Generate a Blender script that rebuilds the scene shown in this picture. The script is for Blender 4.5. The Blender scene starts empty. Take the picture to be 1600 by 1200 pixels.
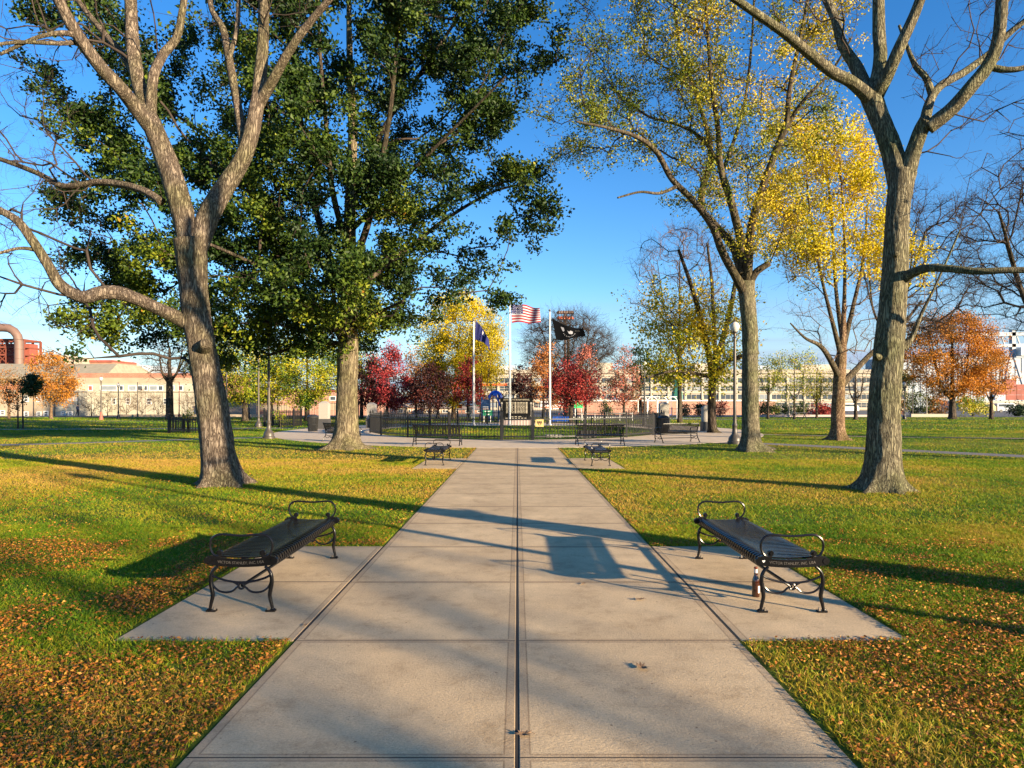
import bpy, math, random, time
import numpy as np
from mathutils import Vector, Matrix, noise
T0 = time.time()
R = math.radians
F, CX, HY, CH = 1052.0, 808.0, 633.0, 1.61      # focal length in photo pixels, principal point, eye height
sc = bpy.context.scene
COL = sc.collection

def P(u, v, Y):
    return Vector(((u - CX) / F * Y, Y, CH - (v - HY) / F * Y))
def gy(v):
    return CH * F / (v - HY)
def G(u, v):
    Y = gy(v); return Vector(((u - CX) / F * Y, Y, 0))

# ---------------------------------------------------------------- camera, sun, sky
cam = bpy.data.cameras.new('camera'); camo = bpy.data.objects.new('camera', cam); COL.objects.link(camo)
camo.location = (0, 0, CH); camo.rotation_euler = (R(90), 0, 0)
cam.sensor_width = 36; cam.lens = 36 * F / 1600
cam.shift_x = -(CX - 800) / 1600; cam.shift_y = (HY - 600) / 1600
cam.clip_start = 0.05; cam.clip_end = 12000
sc.camera = camo
SUN_EL, SUN_AZ = R(12.0), math.atan2(0.788, -0.616)          # azimuth measured from +Y towards +X
sund = Vector((math.sin(SUN_AZ) * math.cos(SUN_EL), math.cos(SUN_AZ) * math.cos(SUN_EL), math.sin(SUN_EL)))
sl = bpy.data.lights.new('sun', 'SUN'); sl.energy = 5.0; sl.angle = R(0.55); sl.color = (1.0, 0.79, 0.53)
so = bpy.data.objects.new('sun', sl); COL.objects.link(so)
so.rotation_euler = (-sund).to_track_quat('-Z', 'Y').to_euler()
w = bpy.data.worlds.new('World'); sc.world = w; w.use_nodes = True
nt = w.node_tree; nt.nodes.clear()
def N(nt, t, **k):
    n = nt.nodes.new(t)
    for a, b in k.items(): setattr(n, a, b)
    return n
sky = N(nt, 'ShaderNodeTexSky', sky_type='NISHITA', sun_disc=False, sun_elevation=R(14), sun_rotation=SUN_AZ,
        altitude=10, air_density=1.0, dust_density=0.15, ozone_density=3.0)
bg = N(nt, 'ShaderNodeBackground'); bg.inputs[1].default_value = 0.086
wo = N(nt, 'ShaderNodeOutputWorld')
hs = N(nt, 'ShaderNodeHueSaturation'); hs.inputs['Hue'].default_value = 0.508; hs.inputs['Saturation'].default_value = 1.29
tc = N(nt, 'ShaderNodeTexCoord'); sx = N(nt, 'ShaderNodeSeparateXYZ')
mp = N(nt, 'ShaderNodeMapping'); mp.inputs['Scale'].default_value = (1.3, 1.3, 22)
cn = N(nt, 'ShaderNodeTexNoise'); cn.inputs['Scale'].default_value = 2.2; cn.inputs['Detail'].default_value = 6; cn.inputs['Roughness'].default_value = 0.5
cr = N(nt, 'ShaderNodeMapRange'); cr.inputs[1].default_value = 0.47; cr.inputs[2].default_value = 0.72
el = N(nt, 'ShaderNodeMapRange'); el.inputs[1].default_value = 0.17; el.inputs[2].default_value = 0.03
mu = N(nt, 'ShaderNodeMath', operation='MULTIPLY'); mu2 = N(nt, 'ShaderNodeMath', operation='MULTIPLY'); mu2.inputs[1].default_value = 0.75
mx = N(nt, 'ShaderNodeMixRGB'); mx.inputs[2].default_value = (1.75, 2.15, 3.05, 1)
L = nt.links.new
L(sky.outputs[0], hs.inputs['Color']); L(tc.outputs['Generated'], mp.inputs[0]); L(mp.outputs[0], cn.inputs['Vector'])
L(tc.outputs['Generated'], sx.inputs[0]); L(sx.outputs[2], el.inputs[0]); L(cn.outputs[0], cr.inputs[0])
L(cr.outputs[0], mu.inputs[0]); L(el.outputs[0], mu.inputs[1]); L(mu.outputs[0], mu2.inputs[0])
ad_ = N(nt, 'ShaderNodeMath', operation='MULTIPLY_ADD'); ad_.inputs[1].default_value = 0.6; ad_.use_clamp = True; L(el.outputs[0], ad_.inputs[0]); L(mu2.outputs[0], ad_.inputs[2]); L(ad_.outputs[0], mx.inputs[0]); L(hs.outputs[0], mx.inputs[1]); L(mx.outputs[0], bg.inputs[0]); L(bg.outputs[0], wo.inputs[0])
sc.view_settings.view_transform = 'Standard'; sc.view_settings.look = 'None'
sc.view_settings.exposure = 1.65; sc.view_settings.gamma = 1.0
sc.cycles.max_bounces = 5; sc.cycles.diffuse_bounces = 3; sc.cycles.glossy_bounces = 2
sc.cycles.transmission_bounces = 4; sc.cycles.transparent_max_bounces = 6
sc.cycles.caustics_reflective = False; sc.cycles.caustics_refractive = False
sc.cycles.sample_clamp_indirect = 4.0

# ---------------------------------------------------------------- materials
def newmat(name):
    m = bpy.data.materials.new(name); m.use_nodes = True
    nt = m.node_tree; b = nt.nodes['Principled BSDF']
    return m, nt, b
def ramp(nt, cols, fac):
    r = N(nt, 'ShaderNodeValToRGB')
    e = r.color_ramp.elements
    while len(e) < len(cols): e.new(0.5)
    for i, (p, c) in enumerate(cols):
        e[i].position = p; e[i].color = (*c, 1)
    nt.links.new(fac, r.inputs[0]); return r
def plain(name, col, rough=0.6, metal=0.0, var=0.12, scale=6.0, bump=0.0, spec=0.5):
    m, nt, b = newmat(name)
    g = N(nt, 'ShaderNodeNewGeometry'); n = N(nt, 'ShaderNodeTexNoise'); n.inputs['Scale'].default_value = scale; n.inputs['Detail'].default_value = 5
    nt.links.new(g.outputs['Position'], n.inputs['Vector'])
    a = tuple(max(0, c * (1 - var)) for c in col); d = tuple(min(1, c * (1 + var)) for c in col)
    r = ramp(nt, [(0.3, a), (0.7, d)], n.outputs[0])
    nt.links.new(r.outputs[0], b.inputs['Base Color'])
    b.inputs['Roughness'].default_value = rough; b.inputs['Metallic'].default_value = metal
    b.inputs['Specular IOR Level'].default_value = spec
    if bump:
        bp = N(nt, 'ShaderNodeBump'); bp.inputs['Strength'].default_value = bump; bp.inputs['Distance'].default_value = 0.02
        nt.links.new(n.outputs[0], bp.inputs['Height']); nt.links.new(bp.outputs[0], b.inputs['Normal'])
    return m
def leafmat(name, cols, transl=0.22, rough=0.55, spec=0.3):
    m, nt, b = newmat(name)
    a = N(nt, 'ShaderNodeAttribute', attribute_name='tint')
    r = ramp(nt, cols, a.outputs['Fac'])
    nt.links.new(r.outputs[0], b.inputs['Base Color']); b.inputs['Roughness'].default_value = rough
    b.inputs['Specular IOR Level'].default_value = spec
    t = N(nt, 'ShaderNodeBsdfTranslucent'); nt.links.new(r.outputs[0], t.inputs[0])
    mixs = N(nt, 'ShaderNodeMixShader'); mixs.inputs[0].default_value = transl
    o = nt.nodes['Material Output']
    nt.links.new(b.outputs[0], mixs.inputs[1]); nt.links.new(t.outputs[0], mixs.inputs[2]); nt.links.new(mixs.outputs[0], o.inputs[0])
    return m
def barkmat(name, dark, mid, light, sc_=9.0, zs=0.16, bump=0.9, patch=None):
    m, nt, b = newmat(name)
    g = N(nt, 'ShaderNodeTexCoord'); mp = N(nt, 'ShaderNodeMapping'); mp.inputs['Scale'].default_value = (sc_, sc_, sc_ * zs)
    nt.links.new(g.outputs['Object'], mp.inputs[0])
    wn = N(nt, 'ShaderNodeTexNoise'); wn.inputs['Scale'].default_value = 1.5; wn.inputs['Detail'].default_value = 5; wn.inputs['Roughness'].default_value = 0.55; wn.inputs['Distortion'].default_value = 0.6
    nt.links.new(mp.outputs[0], wn.inputs['Vector'])
    s1 = N(nt, 'ShaderNodeMath', operation='SUBTRACT'); s1.inputs[1].default_value = 0.5; nt.links.new(wn.outputs[0], s1.inputs[0])
    s2 = N(nt, 'ShaderNodeMath', operation='ABSOLUTE'); nt.links.new(s1.outputs[0], s2.inputs[0])
    no = N(nt, 'ShaderNodeTexNoise'); no.inputs['Scale'].default_value = 5; no.inputs['Detail'].default_value = 8; no.inputs['Roughness'].default_value = 0.7
    nt.links.new(mp.outputs[0], no.inputs['Vector'])
    mr = N(nt, 'ShaderNodeMapRange'); mr.inputs[1].default_value = 0.0; mr.inputs[2].default_value = 0.13; mr.inputs[4].default_value = 0.55
    nt.links.new(s2.outputs[0], mr.inputs[0])
    ad = N(nt, 'ShaderNodeMath', operation='MULTIPLY_ADD'); ad.inputs[1].default_value = 0.75
    nt.links.new(no.outputs[0], ad.inputs[0]); nt.links.new(mr.outputs[0], ad.inputs[2])
    r = ramp(nt, [(0.32, dark), (0.62, mid), (1.0, light)], ad.outputs[0])
    big = N(nt, 'ShaderNodeTexNoise'); big.inputs['Scale'].default_value = 1.3; big.inputs['Detail'].default_value = 3
    nt.links.new(g.outputs['Object'], big.inputs['Vector'])
    pc = ramp(nt, [(0.42, (1, 1, 1)), (0.66, patch or (0.75, 0.82, 0.65))], big.outputs[0])
    mm = N(nt, 'ShaderNodeMixRGB', blend_type='MULTIPLY'); mm.inputs[0].default_value = 1
    nt.links.new(r.outputs[0], mm.inputs[1]); nt.links.new(pc.outputs[0], mm.inputs[2])
    nt.links.new(mm.outputs[0], b.inputs['Base Color']); b.inputs['Roughness'].default_value = 0.9
    b.inputs['Specular IOR Level'].default_value = 0.15
    bp = N(nt, 'ShaderNodeBump'); bp.inputs['Strength'].default_value = bump; bp.inputs['Distance'].default_value = 0.035
    nt.links.new(ad.outputs[0], bp.inputs['Height']); nt.links.new(bp.outputs[0], b.inputs['Normal'])
    return m

M = {}
M['black'] = plain('black_enamel', (0.006, 0.006, 0.007), 0.25, 0.0, 0.2, 30, 0.03, 0.32)
M['fence_black'] = plain('fence_black', (0.013, 0.013, 0.014), 0.45)
M['bolt'] = plain('bolt_steel', (0.35, 0.3, 0.24), 0.4, 0.8)
M['lamp_bronze'] = plain('lamp_bronze', (0.075, 0.065, 0.055), 0.45, 0.2, 0.2, 12)
M['lamp_dark'] = plain('lamp_dark', (0.02, 0.02, 0.02), 0.45, 0.2, 0.2, 12)
M['letter'] = plain('letter_worn', (0.075, 0.065, 0.055), 0.5)
M['white'] = plain('white_paint', (0.75, 0.74, 0.70), 0.5, 0, 0.05)
M['pole'] = plain('flagpole_white', (0.46, 0.46, 0.45), 0.35, 0.1, 0.06)
M['granite'] = plain('granite_white', (0.31, 0.29, 0.255), 0.7, 0, 0.12, 40, 0.1)
M['granite_dark'] = plain('granite_dark', (0.05, 0.05, 0.052), 0.5, 0, 0.3, 60)
M['granite_pink'] = plain('granite_pink', (0.40, 0.32, 0.29), 0.6, 0, 0.15, 40)
M['brown_glass'] = plain('brown_glass', (0.035, 0.008, 0.004), 0.08, 0, 0.1, 6, 0, 0.9)
M['blue_plastic'] = plain('blue_plastic', (0.01, 0.10, 0.55), 0.35, 0, 0.1)
M['blue_grey'] = plain('blue_grey', (0.12, 0.2, 0.33), 0.5)
M['green_cloth'] = plain('green_cloth', (0.02, 0.50, 0.14), 0.6)
M['green_sign'] = plain('green_sign', (0.01, 0.16, 0.08), 0.5)
M['orange_sign'] = plain('orange_sign', (0.75, 0.12, 0.03), 0.5)
M['tan_sign'] = plain('tan_sign', (0.50, 0.38, 0.15), 0.5)
M['glass'] = plain('window_glass', (0.055, 0.07, 0.085), 0.12, 0, 0.3, 1.2)
M['glass_lt'] = plain('window_glass_grey', (0.22, 0.25, 0.27), 0.2, 0, 0.2, 0.8)
M['asphalt'] = plain('asphalt', (0.16, 0.145, 0.135), 0.9, 0, 0.18, 14, 0.15)
M['street'] = plain('street_asphalt', (0.10, 0.095, 0.09), 0.9, 0, 0.2, 2)
M['beige_roof'] = plain('beige_roof', (0.30, 0.26, 0.18), 0.85, 0, 0.14, 1.5)
M['cream'] = plain('cream_render', (0.36, 0.29, 0.20), 0.85, 0, 0.08, 1)
M['cream2'] = plain('tan_siding', (0.38, 0.30, 0.21), 0.85, 0, 0.08, 1)
M['pale'] = plain('pale_siding', (0.38, 0.36, 0.28), 0.85, 0, 0.06, 1)
M['white_wall'] = plain('white_wall', (0.42, 0.38, 0.30), 0.8, 0, 0.08, 0.4)
M['offwhite'] = plain('offwhite_concrete', (0.36, 0.32, 0.25), 0.85, 0, 0.08, 0.6)
M['tower_white'] = plain('tower_white', (0.45, 0.45, 0.42), 0.8)
M['tower_tan'] = plain('tower_tan', (0.52, 0.42, 0.34), 0.8)
M['grey_panel'] = plain('grey_panel', (0.42, 0.47, 0.52), 0.7)
M['lt_grey'] = plain('light_grey_steel', (0.27, 0.32, 0.37), 0.6, 0, 0.06, 0.4)
M['rust'] = plain('rust_frame', (0.19, 0.05, 0.028), 0.8)
M['pipe'] = plain('pipe_cladding', (0.17, 0.105, 0.08), 0.6, 0, 0.1, 0.3)
M['cont_red'] = plain('container_red', (0.28, 0.075, 0.05), 0.7, 0, 0.25, 0.3)
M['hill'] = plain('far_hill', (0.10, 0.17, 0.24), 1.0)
M['skin'] = plain('skin', (0.42, 0.25, 0.17), 0.6)
M['navy'] = plain('navy_cloth', (0.02, 0.035, 0.09), 0.8)
M['darkcloth'] = plain('dark_cloth', (0.015, 0.015, 0.02), 0.8)
M['copper_green'] = plain('copper_green', (0.05, 0.24, 0.16), 0.7)
M['bin'] = plain('bin_dark', (0.03, 0.03, 0.03), 0.4)
M['hazel'] = plain('red_base', (0.35, 0.10, 0.07), 0.7)

def brickmat(name, c1, c2, mortar, s):
    m, nt, b = newmat(name)
    tc = N(nt, 'ShaderNodeTexCoord'); sp = N(nt, 'ShaderNodeSeparateXYZ'); cb = N(nt, 'ShaderNodeCombineXYZ')
    nt.links.new(tc.outputs['Object'], sp.inputs[0])
    ad = N(nt, 'ShaderNodeMath', operation='ADD'); nt.links.new(sp.outputs[0], ad.inputs[0]); nt.links.new(sp.outputs[1], ad.inputs[1])
    nt.links.new(ad.outputs[0], cb.inputs[0]); nt.links.new(sp.outputs[2], cb.inputs[1])
    br = N(nt, 'ShaderNodeTexBrick'); br.inputs['Scale'].default_value = s
    for i, c in zip((1, 2, 3), (c1, c2, mortar)): br.inputs[i].default_value = (*c, 1)
    nt.links.new(cb.outputs[0], br.inputs['Vector'])
    no = N(nt, 'ShaderNodeTexNoise'); no.inputs['Scale'].default_value = 0.5; no.inputs['Detail'].default_value = 5
    nt.links.new(tc.outputs['Object'], no.inputs['Vector'])
    rr = ramp(nt, [(0.3, (0.75, 0.75, 0.75)), (0.7, (1.15, 1.1, 1.05))], no.outputs[0])
    mm = N(nt, 'ShaderNodeMixRGB', blend_type='MULTIPLY'); mm.inputs[0].default_value = 1
    nt.links.new(br.outputs[0], mm.inputs[1]); nt.links.new(rr.outputs[0], mm.inputs[2])
    nt.links.new(mm.outputs[0], b.inputs['Base Color']); b.inputs['Roughness'].default_value = 0.9
    return m
M['brick'] = brickmat('brick_red', (0.34, 0.13, 0.08), (0.42, 0.18, 0.11), (0.36, 0.28, 0.22), 3)
M['brick_pink'] = brickmat('brick_pink', (0.42, 0.20, 0.14), (0.48, 0.25, 0.18), (0.44, 0.34, 0.28), 2)
M['stone'] = brickmat('fieldstone', (0.34, 0.26, 0.19), (0.25, 0.19, 0.14), (0.4, 0.34, 0.28), 1.2)

M['bark_locust'] = barkmat('bark_locust', (0.035, 0.024, 0.018), (0.15, 0.115, 0.085), (0.31, 0.25, 0.185), 15, 0.17, 1.0, (0.78, 0.86, 0.66))
M['bark_olive'] = barkmat('bark_olive', (0.03, 0.025, 0.017), (0.155, 0.135, 0.09), (0.32, 0.285, 0.185), 17, 0.16, 1.0, (0.8, 0.9, 0.7))
M['bark_oak'] = barkmat('bark_oak', (0.04, 0.03, 0.02), (0.17, 0.135, 0.085), (0.31, 0.26, 0.165), 12, 0.15, 0.9)
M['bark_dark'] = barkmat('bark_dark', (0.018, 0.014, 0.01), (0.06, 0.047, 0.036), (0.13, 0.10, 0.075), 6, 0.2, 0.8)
M['bark_limb_shaded'] = barkmat('bark_limb_shaded', (0.022, 0.017, 0.012), (0.085, 0.066, 0.046), (0.17, 0.135, 0.095), 9, 0.18, 0.8)  # darker than the trunk barks, crown shade put into the limb colour
M['bark_plane'] = barkmat('bark_mottled', (0.05, 0.03, 0.02), (0.16, 0.10, 0.06), (0.30, 0.21, 0.13), 8, 0.5, 0.7)
M['twig'] = plain('twig_bark', (0.055, 0.042, 0.034), 0.9, 0, 0.3, 3, 0, 0.1)
M['twig_brown'] = plain('twig_brown', (0.15, 0.10, 0.065), 0.9, 0, 0.3, 3, 0, 0.1)

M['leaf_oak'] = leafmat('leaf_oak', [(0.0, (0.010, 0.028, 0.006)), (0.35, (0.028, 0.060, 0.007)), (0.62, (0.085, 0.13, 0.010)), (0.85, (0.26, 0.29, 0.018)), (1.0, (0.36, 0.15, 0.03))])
M['leaf_locust'] = leafmat('leaf_locust', [(0.0, (0.035, 0.075, 0.010)), (0.35, (0.11, 0.16, 0.012)), (0.7, (0.33, 0.31, 0.018)), (1.0, (0.52, 0.38, 0.02))])
M['leaf_yellow'] = leafmat('leaf_yellow', [(0.0, (0.34, 0.31, 0.014)), (0.5, (0.62, 0.50, 0.008)), (1.0, (0.78, 0.52, 0.010))], 0.3)
M['leaf_yelgreen'] = leafmat('leaf_yellow_green', [(0.0, (0.03, 0.08, 0.012)), (0.3, (0.10, 0.19, 0.015)), (0.55, (0.40, 0.42, 0.02)), (1.0, (0.72, 0.50, 0.02))], 0.3)
M['leaf_red'] = leafmat('leaf_red', [(0.0, (0.09, 0.012, 0.012)), (0.5, (0.32, 0.03, 0.028)), (1.0, (0.52, 0.13, 0.08))])
M['leaf_crimson'] = leafmat('leaf_crimson', [(0.0, (0.08, 0.010, 0.014)), (0.5, (0.30, 0.028, 0.038)), (1.0, (0.52, 0.12, 0.10))])
M['leaf_pink'] = leafmat('leaf_pink_green', [(0.0, (0.08, 0.09, 0.03)), (0.3, (0.20, 0.13, 0.06)), (0.6, (0.46, 0.13, 0.09)), (1.0, (0.58, 0.22, 0.16))])
M['leaf_maroon'] = leafmat('leaf_maroon', [(0.0, (0.012, 0.005, 0.005)), (0.6, (0.045, 0.012, 0.012)), (1.0, (0.17, 0.04, 0.025))])
M['leaf_rust'] = leafmat('leaf_rust', [(0.0, (0.07, 0.075, 0.02)), (0.35, (0.24, 0.13, 0.03)), (0.7, (0.50, 0.18, 0.05)), (1.0, (0.60, 0.26, 0.05))])
M['leaf_orange'] = leafmat('leaf_orange', [(0.0, (0.10, 0.09, 0.02)), (0.35, (0.42, 0.18, 0.025)), (0.75, (0.62, 0.24, 0.02)), (1.0, (0.66, 0.34, 0.03))], 0.3)
M['leaf_dark'] = leafmat('leaf_dark_green', [(0.0, (0.008, 0.02, 0.008)), (0.6, (0.02, 0.05, 0.014)), (1.0, (0.06, 0.10, 0.02))])
M['leaf_olive'] = leafmat('leaf_olive_green', [(0.0, (0.02, 0.04, 0.01)), (0.5, (0.06, 0.10, 0.02)), (1.0, (0.22, 0.20, 0.03))])
# ---------------------------------------------------------------- mesh helpers
def link(o, parent=None):
    COL.objects.link(o)
    if parent is not None: o.parent = parent
    return o
def thing(name, label, cat, loc=(0, 0, 0), rz=0.0, group=None, kind=None):
    o = bpy.data.objects.new(name, None); o.empty_display_size = 0.2
    COL.objects.link(o); o.location = loc; o.rotation_euler = (0, 0, rz)
    tag(o, label, cat, group, kind); return o
def tag(o, label=None, cat=None, group=None, kind=None):
    if label: o['label'] = label
    if cat: o['category'] = cat
    if group: o['group'] = group
    if kind: o['kind'] = kind
    return o
def rad_of(p): return p
class MB:
    """collects shapes (world or local coordinates) into one mesh"""
    def __init__(s): s.V = []; s.Fc = []; s.Mi = []; s.n = 0
    def add(s, vs, fs, m=0):
        b = len(s.V); s.V.extend([tuple(v) for v in vs]); s.Fc.extend([tuple(i + b for i in f) for f in fs]); s.Mi.extend([m] * len(fs))
    def box(s, x0, x1, y0, y1, z0, z1, m=0):
        if x0 > x1: x0, x1 = x1, x0
        if y0 > y1: y0, y1 = y1, y0
        if z0 > z1: z0, z1 = z1, z0
        vs = [(x, y, z) for z in (z0, z1) for y in (y0, y1) for x in (x0, x1)]
        s.add(vs, [(0, 2, 3, 1), (4, 5, 7, 6), (0, 1, 5, 4), (2, 6, 7, 3), (0, 4, 6, 2), (1, 3, 7, 5)], m)
    def bar(s, a, b, w, h, m=0):
        a, b = Vector(a), Vector(b); d = (b - a).normalized()
        up = Vector((0, 0, 1)) if abs(d.z) < 0.95 else Vector((0, 1, 0))
        x = d.cross(up).normalized(); z = x.cross(d)
        vs = [p + x * i * w / 2 + z * j * h / 2 for p in (a, b) for j in (-1, 1) for i in (-1, 1)]
        s.add(vs, [(0, 1, 3, 2), (4, 6, 7, 5), (0, 4, 5, 1), (2, 3, 7, 6), (0, 2, 6, 4), (1, 5, 7, 3)], m)
    def tube(s, pts, rad, n=8, m=0, cap=True, sq=1.0, closed=False, disp=None):
        pts = [Vector(p) for p in pts]; k = len(pts)
        if not hasattr(rad, '__len__'): rad = [rad] * k
        vs = []; up = None; L_ = 0
        for i, p in enumerate(pts):
            if closed: d = pts[(i + 1) % k] - pts[i - 1]
            else: d = pts[min(i + 1, k - 1)] - pts[max(i - 1, 0)]
            d = d.normalized() if d.length > 1e-9 else Vector((0, 0, 1))
            if up is None:
                up = Vector((0, 0, 1)) if abs(d.z) < 0.9 else Vector((0, -1, 0))
            x = d.cross(up)
            if x.length < 1e-6: x = d.orthogonal()
            x.normalize(); up2 = x.cross(d).normalized(); up = up2
            if i: L_ += (p - pts[i - 1]).length
            for j in range(n):
                a = 2 * math.pi * j / n
                r = rad[i] * (disp(a, L_, p) if disp else 1.0)
                vs.append(p + x * math.cos(a) * r * sq + up2 * math.sin(a) * r)
        fs = []
        for i in range(k if closed else k - 1):
            i2 = (i + 1) % k
            for j in range(n):
                fs.append((i * n + j, i * n + (j + 1) % n, i2 * n + (j + 1) % n, i2 * n + j))
        if cap and not closed:
            fs.append(tuple(range(n - 1, -1, -1))); fs.append(tuple((k - 1) * n + j for j in range(n)))
        s.add(vs, fs, m)
    def lathe(s, prof, c=(0, 0, 0), n=16, m=0, flute=None):
        vs = []; c = Vector(c)
        for r, z in prof:
            for j in range(n):
                a = 2 * math.pi * j / n; rr = r * (flute(a) if flute else 1)
                vs.append(c + Vector((math.cos(a) * rr, math.sin(a) * rr, z)))
        fs = [(i * n + j, i * n + (j + 1) % n, (i + 1) * n + (j + 1) % n, (i + 1) * n + j) for i in range(len(prof) - 1) for j in range(n)]
        fs.append(tuple(range(n - 1, -1, -1))); fs.append(tuple((len(prof) - 1) * n + j for j in range(n)))
        s.add(vs, fs, m)
    def prism(s, poly, z0, z1, m=0):
        n = len(poly); vs = [(x, y, z0) for x, y in poly] + [(x, y, z1) for x, y in poly]
        fs = [tuple(range(n - 1, -1, -1)), tuple(range(n, 2 * n))] + [(i, (i + 1) % n, n + (i + 1) % n, n + i) for i in range(n)]
        s.add(vs, fs, m)
    def strip(s, prof, x0, x1, th, m=0):
        """profile in (a,z), extruded along third axis; returns nothing; a=local x, extrude=y"""
        k = len(prof); vs = []
        for i, (a, z) in enumerate(prof):
            p0 = prof[max(i - 1, 0)]; p1 = prof[min(i + 1, k - 1)]
            dx, dz = p1[0] - p0[0], p1[1] - p0[1]; l = math.hypot(dx, dz) or 1
            nx, nz = -dz / l * th / 2, dx / l * th / 2
            for (sx_, y) in ((1, x0), (1, x1), (-1, x1), (-1, x0)):
                vs.append((a + nx * sx_, y, z + nz * sx_))
        fs = []
        for i in range(k - 1):
            for j in range(4):
                fs.append((i * 4 + j, i * 4 + (j + 1) % 4, (i + 1) * 4 + (j + 1) % 4, (i + 1) * 4 + j))
        fs.append((3, 2, 1, 0)); fs.append(tuple((k - 1) * 4 + j for j in range(4)))
        s.add(vs, fs, m)
    def xf(s, mat):
        s.V = [tuple(mat @ Vector(v)) for v in s.V]; return s
    def build(s, name, mats, parent=None, smooth=False, origin=None):
        me = bpy.data.meshes.new(name)
        V = s.V
        if origin is not None: V = [(v[0] - origin[0], v[1] - origin[1], v[2] - origin[2]) for v in V]
        me.from_pydata(V, [], s.Fc)
        if not isinstance(mats, (list, tuple)): mats = [mats]
        for m in mats: me.materials.append(m)
        if len(mats) > 1: me.polygons.foreach_set('material_index', s.Mi)
        if smooth:
            me.polygons.foreach_set('use_smooth', [True] * len(me.polygons))
            if smooth != 'all': me.set_sharp_from_angle(angle=R(40))
        me.update()
        o = bpy.data.objects.new(name, me)
        if origin is not None and parent is None: o.location = origin
        return link(o, parent)

def mesh_np(name, V, quads=None, tris=None, tint=None, mats=(), parent=None, midx=None, smooth=False):
    me = bpy.data.meshes.new(name)
    V = np.ascontiguousarray(V, dtype=np.float32)
    me.vertices.add(len(V)); me.vertices.foreach_set('co', V.ravel())
    lv = []; ls = []; off = 0
    for A, k in ((quads, 4), (tris, 3)):
        if A is None or len(A) == 0: continue
        A = np.asarray(A, dtype=np.int32)
        lv.append(A.ravel()); ls.append(off + np.arange(len(A), dtype=np.int32) * k); off += A.size
    lv = np.concatenate(lv); ls = np.concatenate(ls)
    me.loops.add(len(lv)); me.loops.foreach_set('vertex_index', lv)
    me.polygons.add(len(ls)); me.polygons.foreach_set('loop_start', ls)
    for m in mats: me.materials.append(m)
    if midx is not None: me.polygons.foreach_set('material_index', np.asarray(midx, dtype=np.int32))
    if smooth: me.polygons.foreach_set('use_smooth', np.ones(len(ls), dtype=bool))
    me.update(calc_edges=True)
    if tint is not None:
        a = me.attributes.new('tint', 'FLOAT', 'POINT'); a.data.foreach_set('value', np.asarray(tint, dtype=np.float32))
    o = bpy.data.objects.new(name, me)
    return link(o, parent)

def copy_tree(o, parent=None):
    c = o.copy(); COL.objects.link(c); c.parent = parent
    for ch in list(o.children): copy_tree(ch, c)
    return c
def text_mesh(s, size, thick=0.002):
    cu = bpy.data.curves.new('lettering', 'FONT'); cu.body = s; cu.size = size; cu.extrude = thick
    cu.align_x = 'CENTER'; cu.align_y = 'CENTER'; cu.resolution_u = 2
    o = bpy.data.objects.new('lettering', cu); COL.objects.link(o)
    dg = bpy.context.evaluated_depsgraph_get(); me = bpy.data.meshes.new_from_object(o.evaluated_get(dg))
    bpy.data.objects.remove(o); bpy.data.curves.remove(cu); me.name = 'lettering'
    return me
def place_text(name, s, size, mat, parent, M4, thick=0.002, width=None):
    me = text_mesh(s, size, thick)
    if width:
        xs = [v.co.x for v in me.vertices]; k = width / (max(xs) - min(xs)); me.transform(Matrix.Diagonal((k, 1, 1, 1)))
    me.transform(M4); me.materials.append(mat)
    return link(bpy.data.objects.new(name, me), parent)

def catmull(pts, step):
    """pts: list of (Vector, radius); resampled"""
    out = []
    k = len(pts)
    for i in range(k - 1):
        p0 = pts[max(i - 1, 0)]; p1 = pts[i]; p2 = pts[i + 1]; p3 = pts[min(i + 2, k - 1)]
        n = max(1, int((p2[0] - p1[0]).length / step))
        for j in range(n):
            t = j / n
            f = lambda a, b, c, d: 0.5 * ((2 * b) + (c - a) * t + (2 * a - 5 * b + 4 * c - d) * t * t + (3 * b - a - 3 * c + d) * t ** 3)
            out.append((f(p0[0], p1[0], p2[0], p3[0]), p1[1] * (1 - t) + p2[1] * t))
    out.append(pts[-1]); return out

def frames(D):
    ref = np.where(np.abs(D[:, 2:3]) < 0.8, np.array([[0, 0, 1.0]]), np.array([[1.0, 0, 0]]))
    X = np.cross(D, ref); X /= np.linalg.norm(X, axis=1, keepdims=True) + 1e-9
    return X, np.cross(X, D)
def tubes_np(Pk, Rk, n):
    """Pk (N,K,3), Rk (N,K) -> verts, quads"""
    Nn, K, _ = Pk.shape
    D = Pk[:, -1] - Pk[:, 0]; D /= np.linalg.norm(D, axis=1, keepdims=True) + 1e-9
    X, Y = frames(D)
    a = np.arange(n) * 2 * np.pi / n
    ring = np.cos(a)[None, :, None] * X[:, None, :] + np.sin(a)[None, :, None] * Y[:, None, :]      # N,n,3
    V = Pk[:, :, None, :] + Rk[:, :, None, None] * ring[:, None, :, :]
    V = V.reshape(-1, 3)
    base = (np.arange(Nn) * K * n)[:, None, None]; i = (np.arange(K - 1) * n)[None, :, None]; j = np.arange(n)[None, None, :]
    j2 = (j + 1) % n
    Q = np.stack([base + i + j, base + i + j2, base + i + n + j2, base + i + n + j], axis=-1).reshape(-1, 4)
    return V, Q
def unit(a): return a / (np.linalg.norm(a, axis=1, keepdims=True) + 1e-9)
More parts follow.
